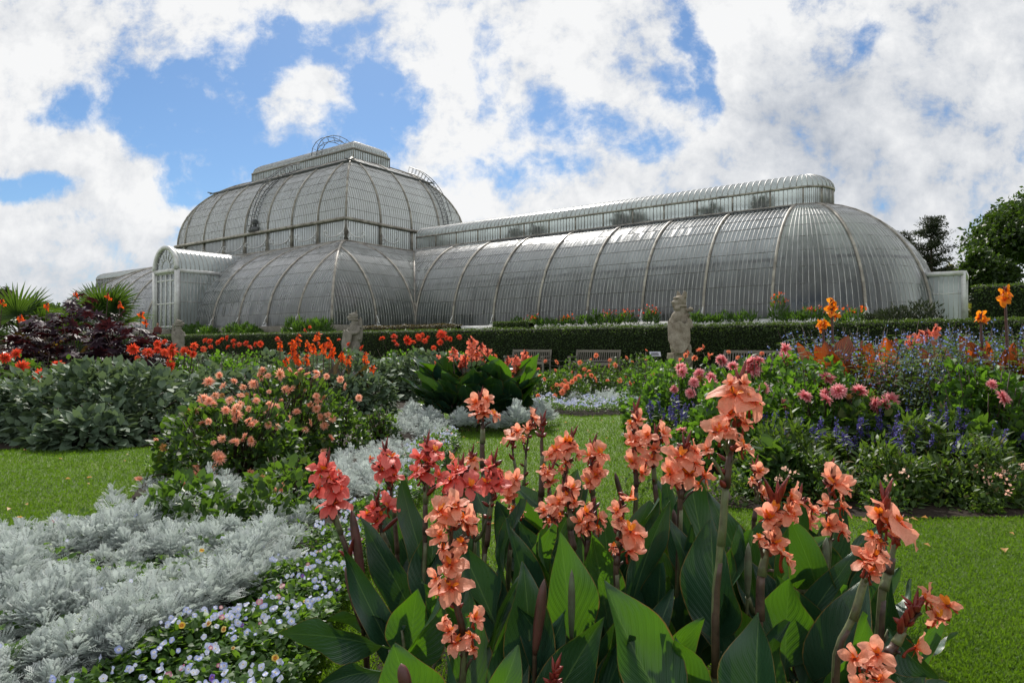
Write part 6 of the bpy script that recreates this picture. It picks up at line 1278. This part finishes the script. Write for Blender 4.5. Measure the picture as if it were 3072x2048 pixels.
def statue(kind, label, px, q, top_py, rz, plh=.72):
    s = s_of(px, q); b = bp(s, q, 0.); d = b[1]; H = EYE + (HOR - top_py) / F * d; rt = thing('beast_statue', label, 'statue', tuple(b), 'stone heraldic beasts before the hedge'); rt.rotation_euler = (0, 0, rz)
    sc = (H - plh) / (2.19 if kind == 3 else 2.16); o = bpy.data.objects.new('figure', beast(kind)); C.objects.link(o); o.parent = rt; o.location = (0, 0, plh); o.scale = (sc,) * 3
    mt = M['stone' if kind == 3 else 'stone_grey']
    o2 = bpy.data.objects.new('shield', shield_mb().mesh('shield', mt, smooth=False)); C.objects.link(o2); o2.parent = rt; o2.location = (-.10 * sc, -.06, plh); o2.scale = (sc * 1.08,) * 3; o2.rotation_euler = (0, 0, -.22)
    mb = MB(); box(mb, (0, 0, plh * .5 - .04), (.31, .31, plh * .5 - .04)); box(mb, (0, 0, .07), (.36, .36, .07)); box(mb, (0, 0, plh - .05), (.335, .335, .05)); o3 = bpy.data.objects.new('plinth', mb.mesh('plinth', mt, smooth=False)); C.objects.link(o3); o3.parent = rt
    bv = o3.modifiers.new('b', 'BEVEL'); bv.width = .012
statue(3, 'tall stone beast holding a shield, ears pricked, near the benches', 2040, -16.6, 872, .12); statue(2, 'grey stone beast statue in the middle, hunched before the corner of the dome', 1062, -16.6, 930, -.5); statue(1, 'grey stone beast statue farthest left, in front of the entrance porch', 535, -16.6, 953, .9)
rt = thing('plant_sign', 'small white information sign on a post beside the statue', 'sign', tuple(bp(s_of(1965, -16.2), -16.2, 0)))
P0 = bp(s_of(1965, -16.2), -16.2, 0); q = MB(); tube(q, [P0, P0 + np.array([0, 0, .72])], .018, 6); q.build('post', M['black_metal'], rt); q = MB(); box(q, P0 + np.array([0, -.03, .78]), (.185, .012, .095), np.array([[1, 0, 0], [0, .8, .6], [0, -.6, .8]]).T); pn = q.build('panel', M['sign'], rt, smooth=False)
q = MB()
for k in range(5): box(q, P0 + np.array([-.02 + .01 * (k % 2), -.032 - .012 * .6 - .0005 + (k - 2) * -.018 * 0 , .78]) + np.array([0, -.022 * .0, 0]) + (k - 2) * np.array([0, .6, .8]) * .028 * np.array([1, 1, 1]) * .9 + np.array([0, -.008, .006]), (.13 - .02 * (k == 4), .004, .004))
q.build('lettering', M['dark_metal'], pn, smooth=False)
rt = thing('low_fence', 'low black metal rail fence along the foot of the hedge', 'fence', tuple(bp(s_of(1950, -16.0), -16.0, 0))); q = MB(); sa, sb = s_of(2030, -16.0), s_of(1480, -16.0)
for z in (.28, .48): tube(q, [bp(sa, -15.6, z), bp(sb, -15.6, z)], .010, 5)
q.build('rails', M['black_metal'], rt)
for s in np.arange(sa, sb, 1.5): q = MB(); tube(q, [bp(s, -15.6, 0), bp(s, -15.6, .5)], .012, 5); q.build('post', M['black_metal'], rt)
def person():
    q_ = -12.9; b = np.array(bp(s_of(473, q_), q_, 1.02)); rt = thing('person', 'person in a dark red top standing below the glasshouse porch', 'person', tuple(b)); mb = MB()
    E = lambda c, r: ellip(mb, b + np.array(c), r, None, 12, 8)
    for s in (-1, 1): tube(mb, [b + np.array([s * .10, 0, .02]), b + np.array([s * .10, 0, .48]), b + np.array([s * .09, 0, .90])], [.05, .06, .085], 8); E((s * .10, -.06, .04), (.05, .12, .04)); tube(mb, [b + np.array([s * .20, 0, 1.40]), b + np.array([s * .25, -.02, 1.12]), b + np.array([s * .22, -.12, .88])], [.055, .045, .035], 8); E((s * .22, -.14, .84), (.04, .05, .06))
    E((0, 0, .95), (.17, .12, .16)); E((0, 0, 1.2), (.19, .12, .30)); E((0, 0, 1.38), (.20, .10, .10)); tube(mb, [b + np.array([0, 0, 1.42]), b + np.array([0, 0, 1.56])], .055, 8); E((0, -.01, 1.64), (.078, .095, .115)); E((0, -.10, 1.63), (.015, .03, .02))
    for s in (-1, 1): E((s * .08, 0, 1.64), (.015, .025, .03))
    o = mb.build('body', M['skin']); m = o.modifiers.new('r', 'REMESH'); m.mode = 'VOXEL'; m.voxel_size = .02; dg = bpy.context.evaluated_depsgraph_get(); me = bpy.data.meshes.new_from_object(o.evaluated_get(dg)); bpy.data.objects.remove(o); me.materials.clear(); me.materials.append(M['skin'])
    o = bpy.data.objects.new('body', me); C.objects.link(o); o.parent = rt; o.location = -b
    mb = MB(); E((0, 0, 1.2), (.215, .14, .33)); E((0, 0, 1.39), (.225, .12, .11))
    for s in (-1, 1): tube(mb, [b + np.array([s * .20, 0, 1.42]), b + np.array([s * .26, -.02, 1.12]), b + np.array([s * .23, -.11, .92])], [.075, .062, .05], 8)
    mb.build('jacket', M['jacket'], rt); mb = MB(); E((0, 0, .96), (.185, .135, .17))
    for s in (-1, 1): tube(mb, [b + np.array([s * .10, 0, .06]), b + np.array([s * .10, 0, .48]), b + np.array([s * .09, 0, .95])], [.065, .075, .10], 8)
    mb.build('trousers', M['trousers'], rt); mb = MB(); E((0, .02, 1.68), (.088, .10, .095)); mb.build('hair', M['hair'], rt)
M['skin'] = plain('skin', (.42, .24, .17), .6, .3, .1); M['jacket'] = plain('jacket', (.14, .045, .04), .8, .2, .2); M['trousers'] = plain('trousers', (.03, .035, .05), .8, .2, .2); M['hair'] = plain('hair', (.09, .035, .025), .7, .3, .2)
person()

# ================================================================== TERRACE BORDER
G = 'strap leaved plants along the foot of the glasshouse'
STRAP = leaf_t(4, 2, .10, LANCE, .3, .3)
def border(px, q, h, w, n, T, mat, size, label, fl=None, group=G):
    size *= .5; h *= .62; n = int(n * 1.6)
    s = s_of(px, q); b = np.array(bp(s, q, 0)); b[2] = np.interp(q, qs, zs) if q < -1.5 else ZB - .2
    rt = thing('border_plant', label, 'plant', tuple(b), group); mb = MB(); P, d = mound_pts(b, (w, w, h), n, 0, .5, .3); D = nrm(d * .5 + np.array([0, 0, .8]) + R.normal(size=d.shape) * .3); mb.inst(T, frames(D, rdir(len(P))) * (size * (.6 + .8 * R.random(len(P))))[:, None, None], P); mb.build('foliage', M[mat], rt)
    if fl:
        mb = MB(); m = 26; P = b + np.c_[R.normal(size=(m, 2)) * w * .5, h * R.uniform(.8, 1.35, m)]; mb.inst(leaf5(.4, .3, .2), frames(rdir(m), rdir(m)) * .14, P); mb.build('flowers', M[fl], rt)
for px, q, h, w, fl in ((1550, -1.2, .9, .5, None), (1600, -1.4, 1.0, .5, 'orange_red'), (1640, -1.2, .7, .6, None), (1700, -1.3, .8, .6, 'orange_red'), (1755, -1.4, 1.0, .5, None), (1790, -1.2, 1.2, .5, None), (1830, -1.4, 1.1, .6, 'red'), (1880, -1.4, 1.1, .6, 'red'), (1955, -1.3, 1.3, .45, 'red'), (2090, -1.5, .7, .5, None), (2130, -1.5, .6, .6, None), (2180, -1.3, .8, .6, None), (2240, -1.5, .8, .6, None), (2335, -1.1, 1.9, .45, 'orange_red'), (2380, -1.5, .7, .6, None), (2440, -1.5, .9, .6, 'orange_red'), (2500, -1.6, .8, .6, None), (2560, -1.8, 1.1, .6, 'orange_red')):
    border(px, q, h, w, 130, STRAP, 'leaf_green', .55, 'strap leaved border plant with red or orange flowers under the glass wing' if fl else 'leafy green border plant under the long glass wing', fl, 'flowering border plants under the wing' if fl else 'leafy border plants under the wing')
for px, q, h, w in ((2690, -3.2, 1.2, .9), (2760, -2.6, 1.5, .9), (2640, -2.2, .9, .8)): border(px, q, h, w, 500, LNAR, 'conifer_leaf', .35, 'dull green mounded shrub beside the rounded end of the wing', None, 'shrubs at the rounded end')
for px, q, h, w in ((560, -9.6, 1.5, .9), (590, -9.5, 1.4, 1.0), (625, -9.6, 1.2, .8), (700, -9.5, 1.3, .7), (735, -9.5, 1.3, .8), (760, -9.5, 1.0, .6)): border(px, q, h, w, 260, LNAR, 'leaf_green', .5, 'green border shrub beneath the front of the dome', None, 'border shrubs beneath the dome')
for px, q, h, w in ((875, -9.4, 1.5, .6), (905, -9.5, 1.5, .7), (940, -9.4, 1.4, .6), (970, -9.5, 1.5, .6)): border(px, q, h, w, 140, STRAP, 'leaf_green', .8, 'spiky green border plant left of the dome corner', None, 'spiky border plants by the dome corner')

# ================================================================== TREES
def tree(name, label, base, trunk_h, crown, n, size, mat, lumps=10, group=None, cat='tree', T=L5):
    """crown: centre, radii; leaves sit in clustered lobes with gaps"""
    c, r = np.array(crown[0], float), np.array(crown[1], float); rt = thing(name, label, cat, tuple(base), group); tk = MB(); b = np.array(base, float)
    tube(tk, spline([b, b * .6 + c * .4, c + np.array([0, 0, r[2] * .3])], 8), np.linspace(r[0] * .075, r[0] * .02, 8), 8); mb = MB(); ps = []
    for k in range(lumps):
        d = rdir(1)[0]; d[2] = abs(d[2]) * .9 - .25 * R.random(); p = c + d * r * R.uniform(.45, .86); tube(tk, spline([b * .35 + c * .65, (c + p) / 2 - np.array([0, 0, r[2] * .08]), p], 6), np.linspace(r[0] * .03, r[0] * .008, 6), 5)
        m = n // lumps; lr = r * R.uniform(.26, .44); q = rdir(m) * (R.random((m, 1)) ** .33); ps.append(p + q * lr * (1 + .35 * lump(q * 3 + k, 2.)[:, None]))
    P = np.concatenate(ps); m = len(P); D = nrm(rdir(m) + np.array([0, 0, -.25]) + nrm(P - c) * .5); mb.inst(T, frames(D, rdir(m) + np.array([0, 0, .8])) * (size * (.6 + .8 * R.random(m)))[:, None, None], P); mb.build('crown', M[mat], rt); tk.build('trunk', M['bark'], rt); return rt
def px_at(px, py, d): return at(px, py, d)
def tz(px, y_top, y_bot, d, wpx): 
    t, b = at(px, y_top, d), at(px, y_bot, d); return (t + b) / 2, (wpx / F * d / 2, wpx / F * d / 2, (t[2] - b[2]) / 2)
c_, r_ = tz(3120, 560, 900, 62, 400); tree('broadleaf_tree', 'large dark green broadleaf tree at the right edge', (c_[0], c_[1], 2), 5, (c_, r_), 34000, .40, 'tree_leaf', 38)
c_, r_ = tz(2960, 740, 930, 58, 150); tree('broadleaf_tree', 'smaller green tree in front of the large right one', (c_[0], c_[1], 2), 3, (c_, r_), 14000, .34, 'tree_leaf', 22)
c_, r_ = tz(2872, 780, 940, 90, 90); tree('broadleaf_tree', 'olive yellow tree behind the end porch', (c_[0], c_[1], 2), 3, (c_, r_), 8000, .42, 'olive_leaf', 14)
def conifer(label, px, y0, y1, d, wpx, n, seed):
    t, b = at(px, y0, d), at(px, y1, d); b[2] = 2; rt = thing('conifer', label, 'tree', tuple(b)); tk, mb = MB(), MB(); H = t[2] - b[2]; W = wpx / F * d / 2; tube(tk, [b, t], [H * .022, .05], 7); r = np.random.default_rng(seed)
    for k in range(n):
        f = r.uniform(.12, 1); a = r.uniform(0, 6.28); l = W * (1.08 - f) ** .6 * r.uniform(.35, 1.1) + .3; p0 = b + (t - b) * f; e = p0 + np.array([math.cos(a) * l, math.sin(a) * l, r.uniform(-.05, .35) * l]); tube(tk, [p0, e], [.07, .02], 4); m = int(70 + 40 * l)
        u = r.random(m) ** .7; q = p0 + (e - p0) * u[:, None] + r.normal(size=(m, 3)) * np.array([.33, .33, .14]); mb.inst(L5N, frames(nrm(r.normal(size=(m, 3)) + np.array([0, 0, .2])), rdir(m)) * (.30 * (.6 + .8 * r.random(m)))[:, None, None], q)
    mb.build('crown', M['conifer_leaf'], rt); tk.build('trunk', M['bark'], rt)
conifer('dark ragged conifer behind the rounded end of the glasshouse', 2795, 655, 930, 78, 190, 95, 3); conifer('lower dark conifer left of the ragged one', 2715, 700, 930, 82, 110, 50, 8)
c_, r_ = tz(2575, 625, 700, 95, 60); tree('broadleaf_tree', 'treetop just showing over the rounded glass end', (c_[0], c_[1], 2), 3, (c_, r_), 3000, .4, 'conifer_leaf', 8)
for lab, px, y0, y1, d, w in (('dark spreading shrub below the large right tree', 2985, 860, 960, 52, 190), ('dark shrub mass at the right edge under the trees', 3090, 850, 965, 50, 180), ('olive green shrub low beside the end porch', 2935, 905, 965, 48, 110)):
    c_, r_ = tz(px, y0, y1, d, w); tree('shrub', lab, (c_[0], c_[1], 1.5), 1, (c_, r_), 8000, .25, 'conifer_leaf' if w > 120 else 'olive_leaf', 20, None, 'shrub', L5)
for lab, px, y0, y1, d, w, mt in (('distant dark treetop at the far left edge', 20, 868, 960, 90, 80, 'conifer_leaf'), ('distant green tree behind the fan palms', 120, 905, 1000, 80, 240, 'tree_leaf'), ('distant green tree left of the glasshouse end', 270, 915, 1000, 95, 160, 'tree_leaf')):
    c_, r_ = tz(px, y0, y1, d, w); tree('broadleaf_tree', lab, (c_[0], c_[1], 2), 2, (c_, r_), 5000, .5, mt, 12)
